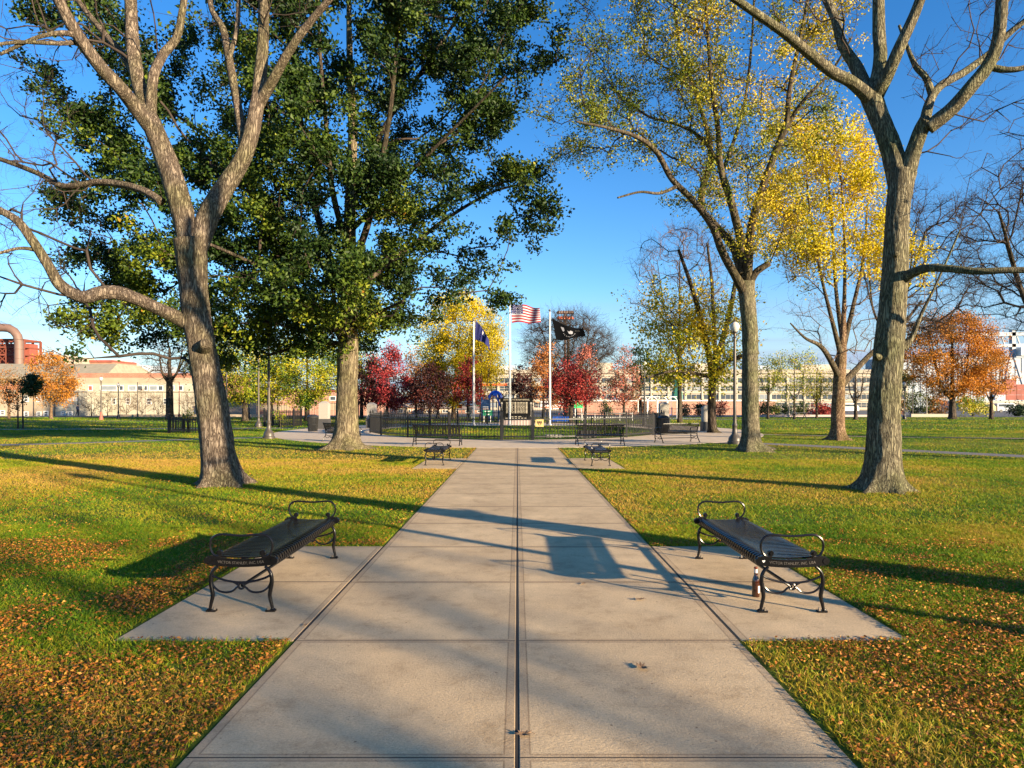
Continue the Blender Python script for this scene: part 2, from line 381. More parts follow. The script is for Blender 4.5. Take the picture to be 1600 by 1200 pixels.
def leaves_np(rng, C, size, aspect=0.6, tint=None, droop=0.0, fold=0.25, flat=0.0):
    """one folded kite leaf per centre"""
    n = len(C)
    d = rng.normal(size=(n, 3)); d[:, 2] = d[:, 2] * (1 - flat) - droop; d = unit(d)
    e = unit(np.cross(d, rng.normal(size=(n, 3)) + np.array([0, 0, 2.0 * flat])))
    nn = np.cross(d, e)
    s = (size * rng.uniform(0.65, 1.3, n))[:, None]
    A = C - d * s * 0.5; B = C + d * s * 0.5; M0 = C - d * s * 0.08
    l = M0 + e * s * aspect * 0.5 + nn * s * fold; r = M0 - e * s * aspect * 0.5 + nn * s * fold
    V = np.stack([A, l, B, r], axis=1).reshape(-1, 3)
    b = (np.arange(n) * 4)[:, None]
    T = np.concatenate([b + [0, 1, 2], b + [0, 2, 3]], axis=0)
    return V, T, np.repeat(tint if tint is not None else rng.random(n), 4)

def in_poly(px, py, poly):
    x0 = np.array([p[0] for p in poly], float); y0 = np.array([p[1] for p in poly], float)
    x1 = np.roll(x0, -1); y1 = np.roll(y0, -1)
    c = np.zeros(len(px), bool)
    for a, b, c_, d in zip(x0, y0, x1, y1):
        if b == d: continue
        hit = ((b > py) != (d > py)) & (px < (c_ - a) * (py - b) / (d - b) + a)
        c ^= hit
    return c
def poly_dist(px, py, poly):
    d = np.full(len(px), 1e9)
    for (ax, ay), (bx, by) in zip(poly, poly[1:] + poly[:1]):
        vx, vy = bx - ax, by - ay; t = np.clip(((px - ax) * vx + (py - ay) * vy) / (vx * vx + vy * vy + 1e-9), 0, 1)
        d = np.minimum(d, np.hypot(px - ax - t * vx, py - ay - t * vy))
    return d
def sample_crown(rng, poly, n, Y0, depth, mode=None):
    """n points inside a crown whose elevation outline is poly (photo pixels at distance Y0) and whose half depth is depth (m)"""
    xs = [p[0] for p in poly]; ys = [p[1] for p in poly]
    out = []
    while len(out) < n:
        px = rng.uniform(min(xs), max(xs), n * 3); py = rng.uniform(min(ys), max(ys), n * 3)
        k = in_poly(px, py, poly); px, py = px[k], py[k]
        if not len(px): continue
        e = poly_dist(px, py, poly); Rm = 0.42 * min(max(xs) - min(xs), max(ys) - min(ys))
        h = np.sqrt(1 - (1 - np.clip(e / Rm, 0, 1)) ** 2)
        dy = rng.uniform(-1, 1, len(px)) * h * depth
        for u, v, y in zip(px, py, dy):
            p = P(u, v, Y0); out.append((p.x, Y0 + y, p.z))
    return np.array(out[:n])

def tree(name, label, cat, limbs, attract, bark, twigm=None, leaf=None, seed=1, Y0=None, group=None, base=None,
         wander=0.18, step=0.45, rtip=0.006, rexp=0.46, zmin=1.8, twigs=4, twig_len=0.5, twig_r=0.004, subtwigs=3, ridge=0.06,
         leaf_n=0, leaf_size=0.12, leaf_spread=0.35, tintf=None, plw=0.35, sides=24, flare=0.35, flat=0.1, fine=0.5, up=0.25,
         leaf_mask=None, n_extra=0, clump=1.0, limb_bark=None):
    """limbs: [[(u,v,width_px[,dy]),...],...] first is the trunk; attract: points (n,3) the branches grow to"""
    rng = np.random.default_rng(seed); rnd = random.Random(seed)
    tr = thing(name, label, cat, group=group)
    MAXN = 60000
    pos = np.zeros((MAXN, 3)); rad = np.zeros(MAXN); pl = np.zeros(MAXN); par = np.full(MAXN, -1); n = 0; main = np.zeros(MAXN, bool)
    mb = MB(); org = None
    for li, lb in enumerate(limbs):
        pts = []
        for q in lb:
            dy = q[3] if len(q) > 3 else 0.0
            Yq = Y0 + dy
            p = P(q[0], q[1], Y0); p = Vector((p.x, Yq, p.z)) if True else p
            # keep the drawn outline: scale x,z about the eye line for the moved depth
            p = P(q[0], q[1], Yq)
            if li == 0 and q is lb[0]: p.z = -0.12
            pts.append((p, q[2] / 2 / F * Yq))
        big = pts[0][1]
        if li == 0: org = Vector((pts[0][0].x, pts[0][0].y, 0))
        fs = catmull(pts, max(0.05 if sides > 16 else 0.12, big * 0.16))
        ns = sides if li == 0 else max(6, int(sides * min(1, 0.35 + 1.2 * big / max(0.2, limbs[0][0][2] / 2 / F * Y0))))
        ph = rnd.uniform(0, 6.28); sv = Vector((rnd.uniform(0, 50), rnd.uniform(0, 50), 0)); nlob = rnd.choice((5, 6))
        r0 = big
        def disp(a, s_, p, ph=ph, sv=sv, trunk=(li == 0), fq=2.2 if sides > 16 else 1.5):
            v = 1 + 0.10 * noise.noise(Vector((math.cos(a) * 0.9, math.sin(a) * 0.9, p.z * 0.8)) + sv)
            if sides > 16:
                q = noise.noise(Vector((math.cos(a) * fq * 2.4, math.sin(a) * fq * 2.4, s_ * 1.1)) + sv)
                v += ridge * (1 - 2 * abs(q) ** 0.7) * 0.6
                v += 0.025 * noise.noise(Vector((math.cos(a) * 9, math.sin(a) * 9, s_ * 5)) + sv)
            if trunk:
                z = max(0, p.z); f = math.exp(-z / 0.28)
                lb_ = max(0, math.sin(nlob * a + ph + 0.6 * math.sin(a))); v += flare * f * (0.3 + 0.8 * lb_ ** 1.5) + flare * 1.5 * math.exp(-z / 0.10) * lb_ ** 2.5 * (0.6 + 0.7 * math.sin(a * 1.0 + ph) ** 2)
            return v
        if ns > 0:
            nf0 = len(mb.Fc); mb.tube([f_[0] for f_ in fs], [f_[1] for f_ in fs], ns, disp=disp)
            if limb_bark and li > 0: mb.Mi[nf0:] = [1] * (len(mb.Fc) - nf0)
        # skeleton nodes (coarser)
        acc = 1e9; prev = -1
        for i, (p, r) in enumerate(fs):
            if i: acc += (p - fs[i - 1][0]).length
            if acc < 0.3 and i < len(fs) - 1: continue
            acc = 0; q = np.array(p)
            if prev < 0 and n > 0:
                dd = np.linalg.norm(pos[:n] - q, axis=1); prev = int(np.argmin(dd))
            pos[n] = q; rad[n] = r; par[n] = prev; main[n] = True
            pl[n] = 0 if prev < 0 else pl[prev] + np.linalg.norm(q - pos[prev])
            prev = n; n += 1
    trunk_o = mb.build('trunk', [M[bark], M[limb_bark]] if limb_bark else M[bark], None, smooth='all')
    nmain = n
    if len(attract):
        A = np.asarray(attract)
        d0 = np.array([np.min(np.linalg.norm(pos[:nmain] - a, axis=1)) for a in A]) + rng.uniform(0, 0.8, len(A)) * 1.0
        tips = []
        for ai in np.argsort(d0):
            a = A[ai]
            d = np.linalg.norm(pos[:n] - a, axis=1)
            cost = d + plw * pl[:n] + np.where(pos[:n, 2] < zmin, 50, 0)
            cost[:nmain] += 0.0
            i = int(np.argmin(cost)); p = pos[i]; Ld = d[i]
            if Ld < 0.12: continue
            k = max(1, int(round(Ld / step)))
            dirp = (p - pos[par[i]]) if par[i] >= 0 else np.array([0, 0, 1.0]); dirp = dirp / (np.linalg.norm(dirp) + 1e-9)
            ctl = p + (dirp * 0.35 + np.array([0, 0, up]) ) * Ld * 0.55 + (a - p) * 0.25
            prev = i; off = rng.normal(0, 1, 3) * wander * Ld * 0.25
            for j in range(1, k + 1):
                t = j / k
                q = (1 - t) ** 2 * p + 2 * t * (1 - t) * ctl + t * t * a + off * math.sin(math.pi * t) * 0.7 + rng.normal(0, wander * step * 0.35, 3)
                pos[n] = q; par[n] = prev; pl[n] = pl[prev] + np.linalg.norm(q - pos[prev]); prev = n; n += 1
            tips.append(prev)
        cnt = np.zeros(n); cnt[tips] = 1
        for i in range(n - 1, nmain - 1, -1): cnt[par[i]] += cnt[i]
        rg = rtip * np.maximum(cnt, 1) ** rexp
        idx = np.arange(nmain, n); pr = par[idx]
        lim = np.where(main[pr], np.maximum(rad[pr] * 0.75, rtip), 1e9)
        rad[nmain:n] = np.minimum(rg[idx], lim)
        for i in range(nmain, n):
            if rad[i] > rad[par[i]]: rad[i] = rad[par[i]]
        ra = np.where(main[pr], np.minimum(rad[idx] * 1.15, rad[pr]), rad[pr])
        P0 = pos[pr]; P1 = pos[idx]; ext = (P1 - P0) * 0.04
        Vs = []; Qs = []; nv = 0
        for lo, hi, sd in ((0, 0.012, 3), (0.012, 0.035, 5), (0.035, 9, 8)):
            k = (rad[idx] >= lo) & (rad[idx] < hi)
            if not k.any(): continue
            V, Q = tubes_np(np.stack([P0[k] - ext[k], P1[k] + ext[k]], 1), np.stack([ra[k], rad[idx][k]], 1), sd)
            Vs.append(V); Qs.append(Q + nv); nv += len(V)
        # fine twigs
        fi = idx[(rad[idx] < rtip * 4.5)]
        rep = rng.poisson(twigs, len(fi)); st = np.repeat(fi, rep)
        if len(st):
            gd = unit(pos[st] - pos[par[st]])
            def mk(S, D, Ln, r, curl):
                K = 4; Pk = np.zeros((len(S), K, 3)); Pk[:, 0] = S; dcur = D.copy()
                for k_ in range(1, K):
                    dcur = unit(dcur + rng.normal(0, curl, D.shape) + np.array([0, 0, 0.05 * up]))
                    Pk[:, k_] = Pk[:, k_ - 1] + dcur * (Ln / (K - 1))[:, None]
                Rk = np.linspace(1, 0.45, K)[None, :] * r * np.ones((len(S), 1))
                return Pk, Rk
            D = unit(gd * 0.8 + rng.normal(0, 0.75, gd.shape) + np.array([0, 0, up]))
            f = rng.random(len(st))[:, None]
            S = pos[st] * (1 - f) + pos[par[st]] * f
            Ln = twig_len * rng.uniform(0.4, 1.3, len(st))
            Pk, Rk = mk(S, D, Ln, twig_r, 0.3)
            V, Q = tubes_np(Pk, Rk, 3); Vs.append(V); Qs.append(Q + nv); nv += len(V)
            tw = [Pk]
            if subtwigs:
                rp = rng.poisson(subtwigs, len(Pk)); ii = np.repeat(np.arange(len(Pk)), rp); kk = rng.integers(1, 4, len(ii))
                S2 = Pk[ii, kk]; D2 = unit(unit(Pk[ii, kk] - Pk[ii, kk - 1]) * 0.9 + rng.normal(0, 0.6, S2.shape))
                Pk2, Rk2 = mk(S2, D2, twig_len * 0.5 * rng.uniform(0.4, 1.2, len(ii)), twig_r * 0.6, 0.3)
                V, Q = tubes_np(Pk2, Rk2, 3); Vs.append(V); Qs.append(Q + nv); nv += len(V)
                tw.append(Pk2)
        else: tw = []
        V = np.concatenate(Vs); Q = np.concatenate(Qs)
        bo = mesh_np('branches', V - np.array(org), quads=Q, mats=[twigm and M[twigm] or M['twig']], parent=tr, smooth=False)
        if leaf_n and leaf:
            src = np.concatenate([pos[fi]] + [t_[:, -1] for t_ in tw] + [t_[:, 2] for t_ in tw])
            if leaf_mask is not None: src = src[leaf_mask(src)]
            # clump the foliage: keep clusters according to a coarse noise
            cl = np.array([noise.noise(Vector(p_) * 1.0 + Vector((seed, 0, 0))) for p_ in src])
            src = src[cl > (-0.5 + (clump - 1) * 0.5) * 1.0] if clump > 1 else src
            cl = np.array([noise.noise(Vector(p_) * 0.55 + Vector((9, seed, 3))) for p_ in src])
            nl = max(1, int(leaf_n / max(1, len(src))))
            ii = np.repeat(np.arange(len(src)), nl)
            if len(ii) > leaf_n: ii = rng.choice(ii, leaf_n, replace=False)
            C = src[ii] + rng.normal(0, leaf_spread, (len(ii), 3)) * np.array([1, 1, 0.75])
            t_ = 0.5 + 0.55 * cl[ii] + rng.normal(0, 0.13, len(ii))
            if tintf is not None: t_ = tintf(C, t_)
            V, T, tt = leaves_np(rng, C, leaf_size, tint=np.clip(t_, 0, 1), flat=flat)
            mesh_np('crown', V - np.array(org), tris=T, tint=tt, mats=[M[leaf]], parent=tr)
    trunk_o.data.transform(Matrix.Translation(-org)); trunk_o.parent = tr
    tr.location = org
    return tr
# ---------------------------------------------------------------- ground, paths, grass
def lawn_material():
    m, nt, b = newmat('lawn')
    g = N(nt, 'ShaderNodeNewGeometry')
    n1 = N(nt, 'ShaderNodeTexNoise'); n1.inputs['Scale'].default_value = 0.16; n1.inputs['Detail'].default_value = 5
    n2 = N(nt, 'ShaderNodeTexNoise'); n2.inputs['Scale'].default_value = 9; n2.inputs['Detail'].default_value = 8; n2.inputs['Roughness'].default_value = 0.75
    for n in (n1, n2): nt.links.new(g.outputs['Position'], n.inputs['Vector'])
    a = ramp(nt, [(0.38, (0.055, 0.105, 0.012)), (0.55, (0.12, 0.145, 0.022)), (0.72, (0.22, 0.17, 0.045))], n1.outputs[0])
    c = ramp(nt, [(0.3, (0.45, 0.45, 0.4)), (0.7, (1.5, 1.5, 1.4))], n2.outputs[0])
    mm = N(nt, 'ShaderNodeMixRGB', blend_type='MULTIPLY'); mm.inputs[0].default_value = 1
    nt.links.new(a.outputs[0], mm.inputs[1]); nt.links.new(c.outputs[0], mm.inputs[2])
    nt.links.new(mm.outputs[0], b.inputs['Base Color']); b.inputs['Roughness'].default_value = 0.95; b.inputs['Specular IOR Level'].default_value = 0.1
    bp = N(nt, 'ShaderNodeBump'); bp.inputs['Strength'].default_value = 0.8; bp.inputs['Distance'].default_value = 0.04
    nt.links.new(n2.outputs[0], bp.inputs['Height']); nt.links.new(bp.outputs[0], b.inputs['Normal'])
    return m
M['lawn'] = lawn_material()
b_ = MB(); b_.add([(-4000, -300, 0), (4000, -300, 0), (4000, 7500, 0), (-4000, 7500, 0)], [(0, 1, 2, 3)])
gr = b_.build('ground', M['lawn']); gr.location.z = -0.0045; tag(gr, kind='structure')

def concrete_material():
    m, nt, b = newmat('concrete')
    g = N(nt, 'ShaderNodeNewGeometry'); sp = N(nt, 'ShaderNodeSeparateXYZ'); nt.links.new(g.outputs['Position'], sp.inputs[0])
    n1 = N(nt, 'ShaderNodeTexNoise'); n1.inputs['Scale'].default_value = 0.8; n1.inputs['Detail'].default_value = 6; n1.inputs['Roughness'].default_value = 0.6
    n2 = N(nt, 'ShaderNodeTexNoise'); n2.inputs['Scale'].default_value = 70; n2.inputs['Detail'].default_value = 6; n2.inputs['Roughness'].default_value = 0.8
    n3 = N(nt, 'ShaderNodeTexVoronoi'); n3.inputs['Scale'].default_value = 7
    mp = N(nt, 'ShaderNodeMapping'); mp.inputs['Scale'].default_value = (30, 150, 30)
    n4 = N(nt, 'ShaderNodeTexNoise'); n4.inputs['Scale'].default_value = 1.0; n4.inputs['Detail'].default_value = 4
    for n in (n1, n2, n3, mp): nt.links.new(g.outputs['Position'], n.inputs[0])
    nt.links.new(mp.outputs[0], n4.inputs['Vector'])
    a = ramp(nt, [(0.3, (0.47, 0.345, 0.205)), (0.7, (0.63, 0.475, 0.285))], n1.outputs[0])
    c = ramp(nt, [(0.25, (0.62, 0.62, 0.62)), (0.5, (1.0, 1.0, 1.0)), (0.75, (1.22, 1.22, 1.22))], n2.outputs[0])
    mm = N(nt, 'ShaderNodeMixRGB', blend_type='MULTIPLY'); mm.inputs[0].default_value = 1
    nt.links.new(a.outputs[0], mm.inputs[1]); nt.links.new(c.outputs[0], mm.inputs[2])
    # dark stains with a shape of their own (gum, leaf marks)
    st0 = ramp(nt, [(0.035, (0.45, 0.4, 0.36)), (0.06, (1, 1, 1))], n3.outputs['Distance'])
    n5 = N(nt, 'ShaderNodeTexNoise'); n5.inputs['Scale'].default_value = 2.6; n5.inputs['Detail'].default_value = 9; n5.inputs['Roughness'].default_value = 0.8
    nt.links.new(g.outputs['Position'], n5.inputs['Vector'])
    st1 = ramp(nt, [(0.32, (0.68, 0.65, 0.60)), (0.48, (0.95, 0.95, 0.94)), (0.64, (1.09, 1.08, 1.04))], n5.outputs[0])
    n6 = N(nt, 'ShaderNodeTexVoronoi'); n6.inputs['Scale'].default_value = 34; nt.links.new(g.outputs['Position'], n6.inputs['Vector'])
    st2 = ramp(nt, [(0.10, (0.5, 0.46, 0.42)), (0.16, (1, 1, 1))], n6.outputs['Distance'])
    n7 = N(nt, 'ShaderNodeTexNoise'); n7.inputs['Scale'].default_value = 5; nt.links.new(g.outputs['Position'], n7.inputs['Vector'])
    sel = ramp(nt, [(0.5, (0, 0, 0)), (0.62, (1, 1, 1))], n7.outputs[0])
    mA = N(nt, 'ShaderNodeMixRGB', blend_type='MULTIPLY'); nt.links.new(sel.outputs[0], mA.inputs[0]); nt.links.new(st1.outputs[0], mA.inputs[1]); nt.links.new(st2.outputs[0], mA.inputs[2])
    st = N(nt, 'ShaderNodeMixRGB', blend_type='MULTIPLY'); st.inputs[0].default_value = 1; nt.links.new(st0.outputs[0], st.inputs[1]); nt.links.new(mA.outputs[0], st.inputs[2])
    m2 = N(nt, 'ShaderNodeMixRGB', blend_type='MULTIPLY'); m2.inputs[0].default_value = 1
    nt.links.new(mm.outputs[0], m2.inputs[1]); nt.links.new(st.outputs[0], m2.inputs[2])
    # tooled band 55 mm wide along every joint, ended by a fine scored line
    def period(out, per, off):
        s = N(nt, 'ShaderNodeMath', operation='SUBTRACT'); s.inputs[1].default_value = off; nt.links.new(out, s.inputs[0])
        p = N(nt, 'ShaderNodeMath', operation='PINGPONG'); p.inputs[1].default_value = per / 2; nt.links.new(s.outputs[0], p.inputs[0]); return p.outputs[0]
    dx = period(sp.outputs[0], 1.525, 0.0); dy = period(sp.outputs[1], 1.525, 4.6)
    sc_ = N(nt, 'ShaderNodeMath', operation='ADD'); sc_.inputs[1].default_value = 0.03; nt.links.new(dy, sc_.inputs[0])
    mn = N(nt, 'ShaderNodeMath', operation='MINIMUM'); nt.links.new(dx, mn.inputs[0]); nt.links.new(sc_.outputs[0], mn.inputs[1])
    sb = N(nt, 'ShaderNodeMath', operation='SUBTRACT'); sb.inputs[1].default_value = 0.06; nt.links.new(mn.outputs[0], sb.inputs[0])
    ab = N(nt, 'ShaderNodeMath', operation='ABSOLUTE'); nt.links.new(sb.outputs[0], ab.inputs[0])
    ln = ramp(nt, [(0.0, (0.5, 0.47, 0.45)), (0.006, (1, 1, 1))], ab.outputs[0])
    bd = ramp(nt, [(0.058, (0.86, 0.84, 0.84)), (0.062, (1, 1, 1))], mn.outputs[0])
    m3 = N(nt, 'ShaderNodeMixRGB', blend_type='MULTIPLY'); m3.inputs[0].default_value = 1
    nt.links.new(m2.outputs[0], m3.inputs[1]); nt.links.new(ln.outputs[0], m3.inputs[2])
    m4 = N(nt, 'ShaderNodeMixRGB', blend_type='MULTIPLY'); m4.inputs[0].default_value = 1
    nt.links.new(m3.outputs[0], m4.inputs[1]); nt.links.new(bd.outputs[0], m4.inputs[2])
    nt.links.new(m4.outputs[0], b.inputs['Base Color']); b.inputs['Roughness'].default_value = 0.88; b.inputs['Specular IOR Level'].default_value = 0.25
    ad = N(nt, 'ShaderNodeMath', operation='ADD'); nt.links.new(n2.outputs[0], ad.inputs[0]); nt.links.new(n4.outputs[0], ad.inputs[1])
    bp = N(nt, 'ShaderNodeBump'); bp.inputs['Strength'].default_value = 0.8; bp.inputs['Distance'].default_value = 0.005
    nt.links.new(ad.outputs[0], bp.inputs['Height']); nt.links.new(bp.outputs[0], b.inputs['Normal'])
    return m
M['concrete'] = concrete_material()
M['joint'] = plain('joint_dirt', (0.03, 0.024, 0.018), 1.0)
def slab(mb, x0, x1, y0, y1, e=0.011, top=0.0):
    g = 0.006; gy_ = 0.003; mb_v = []
    for z, k in ((-0.09, 0), (top - 0.006, 0), (top, e * 0.7)):
        kk = 0.0; mb_v += [(x0 + g + k, y0 + gy_ + kk, z), (x1 - g - k, y0 + gy_ + kk, z), (x1 - g - k, y1 - gy_ - kk, z), (x0 + g + k, y1 - gy_ - kk, z)]
    fs = [(8, 9, 10, 11)] + [(r * 4 + i, r * 4 + (i + 1) % 4, r * 4 + 4 + (i + 1) % 4, r * 4 + 4 + i) for r in (0, 1) for i in range(4)]
    mb.add(mb_v, fs)
S_ = 1.525
rnd = random.Random(4)
mb = MB(); y = 4.6 - 3 * S_
PATH_END = 26.1
for x0 in (-S_, 0): slab(mb, x0, x0 + S_, y, PATH_END)
jl = MB()
while y < PATH_END - 0.1:
    jl.box(-S_ + 0.014, -0.014, y - 0.0035, y + 0.0035, -0.004, 0.0007); jl.box(0.014, S_ - 0.014, y - 0.0035, y + 0.0035, -0.004, 0.0007); y += S_
o = mb.build('path', M['concrete']); tag(o, kind='structure')
mb = MB()
pads = [(-2.77, -S_, 4.6, 7.68), (S_, 2.70, 4.6, 7.68), (-2.68, -S_, 17.0, 20.4), (S_, 2.75, 17.0, 20.4)]
for (x0, x1, y0, y1) in pads:
    slab(mb, x0, x1, y0, y1); jl.box(x0 + 0.014, x1 - 0.014, (y0 + y1) / 2 - 0.0035, (y0 + y1) / 2 + 0.0035, -0.004, 0.0007)
o = mb.build('bench_pads', M['concrete']); tag(o, kind='structure')
mb = MB(); mb.box(-1.5, 1.5, -0.5, PATH_END, -0.05, -0.0025); mb.box(-2.74, -1.51, 4.62, 7.66, -0.05, -0.0025); mb.box(1.51, 2.67, 4.62, 7.66, -0.05, -0.0025); mb.V += []; o = jl.build('joint_lines', M['joint']); tag(o, kind='structure'); o = mb.build('path_bed', M['joint']); tag(o, kind='structure')
# flared end of the path and the ring of concrete round the memorial fence
EC, EA, EB = 44.0, 9.2, 13.0
RA, RB = 14.6, 18.7
def ell(a, b, t): return (a * math.sin(t), EC - b * math.cos(t))
mb = MB(); n = 96; vs = []
for i in range(n):
    t = 2 * math.pi * i / n; x, y = ell(EA - 0.25, EB - 0.25, t); X, Y = ell(RA, RB, t)
    vs += [(x, y, 0.004), (X, Y, 0.004), (X, Y, -0.1)]
fs = []
for i in range(n):
    j = (i + 1) % n; fs += [(3 * i, 3 * i + 1, 3 * j + 1, 3 * j), (3 * i + 1, 3 * i + 2, 3 * j + 2, 3 * j + 1)]
mb.add(vs, fs)
def concrete2():
    m = M['concrete'].copy(); m.name = 'concrete_ring'
    return m
o = mb.build('plaza', plain('plaza_concrete', (0.56, 0.44, 0.30), 0.9, 0, 0.14, 3, 0.1)); tag(o, kind='structure')
def ribbon(name, pts, w, mat, z=0.0):
    pts = [(Vector((x, y, 0)), 0) for x, y in pts]; f = catmull(pts, 1.0); mb = MB(); vs = []
    for i, (p, _) in enumerate(f):
        d = f[min(i + 1, len(f) - 1)][0] - f[max(i - 1, 0)][0]; d.normalize(); s = Vector((-d.y, d.x, 0)) * w / 2
        vs += [p + s + Vector((0, 0, z)), p - s + Vector((0, 0, z))]
    mb.add(vs, [(2 * i + 1, 2 * i + 3, 2 * i + 2, 2 * i) for i in range(len(f) - 1)])
    o = mb.build(name, mat); tag(o, kind='structure'); return f, w
RIB = []
RIB.append(ribbon('asphalt_path', [(-44, 19.0), (-33, 23.5), (-20.6, 27.4), (-15.4, 31.6), (-12.0, 33.9)], 1.15, M['asphalt']))
RIB.append(ribbon('asphalt_path', [(8.0, 29.4), (10.5, 27.9), (14.0, 23.6), (16.6, 20.5), (20, 16.5)], 1.25, M['asphalt']))
RIB.append(ribbon('asphalt_path', [(-60, 41), (-35, 44.5), (-22, 46.5), (-13.5, 47.5)], 1.5, M['asphalt']))
RIB.append(ribbon('dirt_path', [(13.5, 37), (18, 34.6), (26, 32.2), (40, 30)], 1.0, plain('dirt', (0.20, 0.135, 0.085), 1, 0, 0.2, 4, 0.2)))
RIB.append(ribbon('asphalt_path', [(-75, 66), (-40, 68), (-20, 69), (-8, 70), (30, 76), (80, 78)], 1.6, M['asphalt']))
mb = MB(); mb.add([(-400, 90, 0), (400, 90, 0), (400, 400, 0), (-400, 400, 0)], [(0, 1, 2, 3)])
o = mb.build('street', M['street']); o.location.z = -0.001; tag(o, kind='structure')

def lawn_mask(x, y):
    k = ~((np.abs(x) < 1.54) & (y < 27))
    for (x0, x1, y0, y1) in pads: k &= ~((x > x0 - 0.01) & (x < x1 + 0.01) & (y > y0) & (y < y1))
    e2 = (x / RA) ** 2 + ((y - EC) / RB) ** 2; e1 = (x / (EA - 0.3)) ** 2 + ((y - EC) / (EB - 0.3)) ** 2
    k &= (e2 > 1) | (e1 < 1)
    k &= ~((np.abs(x) < 13) & (y > 53.0) & (e1 < 1))
    for f, w_ in RIB:
        for (p, _), (q, _) in zip(f, f[1:]):
            vx, vy = q.x - p.x, q.y - p.y; t = np.clip(((x - p.x) * vx + (y - p.y) * vy) / (vx * vx + vy * vy + 1e-9), 0, 1)
            k &= np.hypot(x - p.x - t * vx, y - p.y - t * vy) > w_ / 2
    k &= y < 89.5
    return k
def vnoise(x, y, s, seed=0):
    """cheap smooth value noise"""
    x = x / s + 100.3 + seed; y = y / s + 77.7 + seed * 1.7
    xi = np.floor(x).astype(int); yi = np.floor(y).astype(int); fx = x - xi; fy = y - yi
    fx = fx * fx * (3 - 2 * fx); fy = fy * fy * (3 - 2 * fy)
    h = lambda a, b: (np.sin(a * 127.1 + b * 311.7 + seed * 13.1) * 43758.5453) % 1.0
    return (h(xi, yi) * (1 - fx) + h(xi + 1, yi) * fx) * (1 - fy) + (h(xi, yi + 1) * (1 - fx) + h(xi + 1, yi + 1) * fx) * fy
def fan(rng, n, y0, y1, power=1.0, wide=0.82):
    y = np.sqrt(rng.uniform(y0 ** 2, y1 ** 2, n)); x = rng.uniform(-1, 1, n) * wide * (y + 0.4); return x, y
rng = np.random.default_rng(11)
def blades(n, y0, y1, h, wdt, two=True):
    x, y = fan(rng, n, y0, y1); k = lawn_mask(x, y)
    x, y = x[k], y[k]; cl = vnoise(x, y, 0.35, 3) * 0.6 + vnoise(x, y, 0.11, 5) * 0.4
    k = rng.random(len(x)) < (0.45 + 0.75 * cl); x, y, cl = x[k], y[k], cl[k]; n = len(x)
    a = rng.uniform(0, 2 * np.pi, n); d = np.stack([np.cos(a), np.sin(a), np.zeros(n)], 1)
    hh = h * rng.uniform(0.45, 1.25, n) * (0.6 + 0.8 * cl); ln = rng.uniform(0.4, 1.8, n) * hh
    b = rng.uniform(0, 2 * np.pi, n); le = np.stack([np.cos(b), np.sin(b), np.zeros(n)], 1)
    B = np.stack([x, y, np.full(n, -0.005)], 1); ww = (wdt * rng.uniform(0.6, 1.3, n))[:, None]
    mid = B + le * (ln * 0.35)[:, None] + np.array([0, 0, 1]) * (hh * 0.6)[:, None]
    tip = B + le * ln[:, None] + np.array([0, 0, 1]) * hh[:, None]
    g_ = 0.5 * vnoise(x, y, 2.2, 1) + 0.3 * vnoise(x, y, 0.5, 2) + 0.2 * vnoise(x, y, 7.0, 8)
    # the ground near the front of the lawns is greener, the middle drier
    dry = np.clip((y - 5) / 8, 0, 1) * np.clip((30 - y) / 10, 0, 1) * np.where(x < 0, 1.08, 0.6)
    t = np.clip((g_ - 0.5) * 1.3 + 0.38 + 0.30 * dry + rng.normal(0, 0.2, n), 0, 1)
    if two:
        V = np.stack([B - d * ww, B + d * ww, mid + d * ww * 0.8, mid - d * ww * 0.8, tip], 1).reshape(-1, 3)
        i = (np.arange(n) * 5)[:, None]; return V, i + [0, 1, 2, 3], i + [3, 2, 4], np.repeat(t, 5)
    V = np.stack([B - d * ww, B + d * ww, tip], 1).reshape(-1, 3)
    i = (np.arange(n) * 3)[:, None]; return V, None, i + [0, 1, 2], np.repeat(t, 3)
M['grass'] = leafmat('grass_blades', [(0.0, (0.035, 0.115, 0.006)), (0.3, (0.13, 0.24, 0.008)), (0.55, (0.27, 0.31, 0.013)), (0.8, (0.43, 0.32, 0.025)), (1.0, (0.50, 0.30, 0.07))], 0.3, 0.6, 0.2)
Vs, Qs, Ts, ts = [], [], [], []; nv = 0
for args in ((470000, 2.6, 9, 0.032, 0.0028, True), (480000, 8, 20, 0.034, 0.0052, False), (330000, 17, 44, 0.040, 0.009, False), (110000, 40, 89, 0.07, 0.03, False)):
    V, Q, T, t = blades(*args)
    Vs.append(V); ts.append(t)
    if Q is not None: Qs.append(Q + nv)
    Ts.append(T + nv); nv += len(V)
o = mesh_np('grass', np.concatenate(Vs), quads=np.concatenate(Qs), tris=np.concatenate(Ts), tint=np.concatenate(ts), mats=[M['grass']])
tag(o, 'short green and straw coloured lawn grass on both sides of the path', 'grass', kind='stuff')
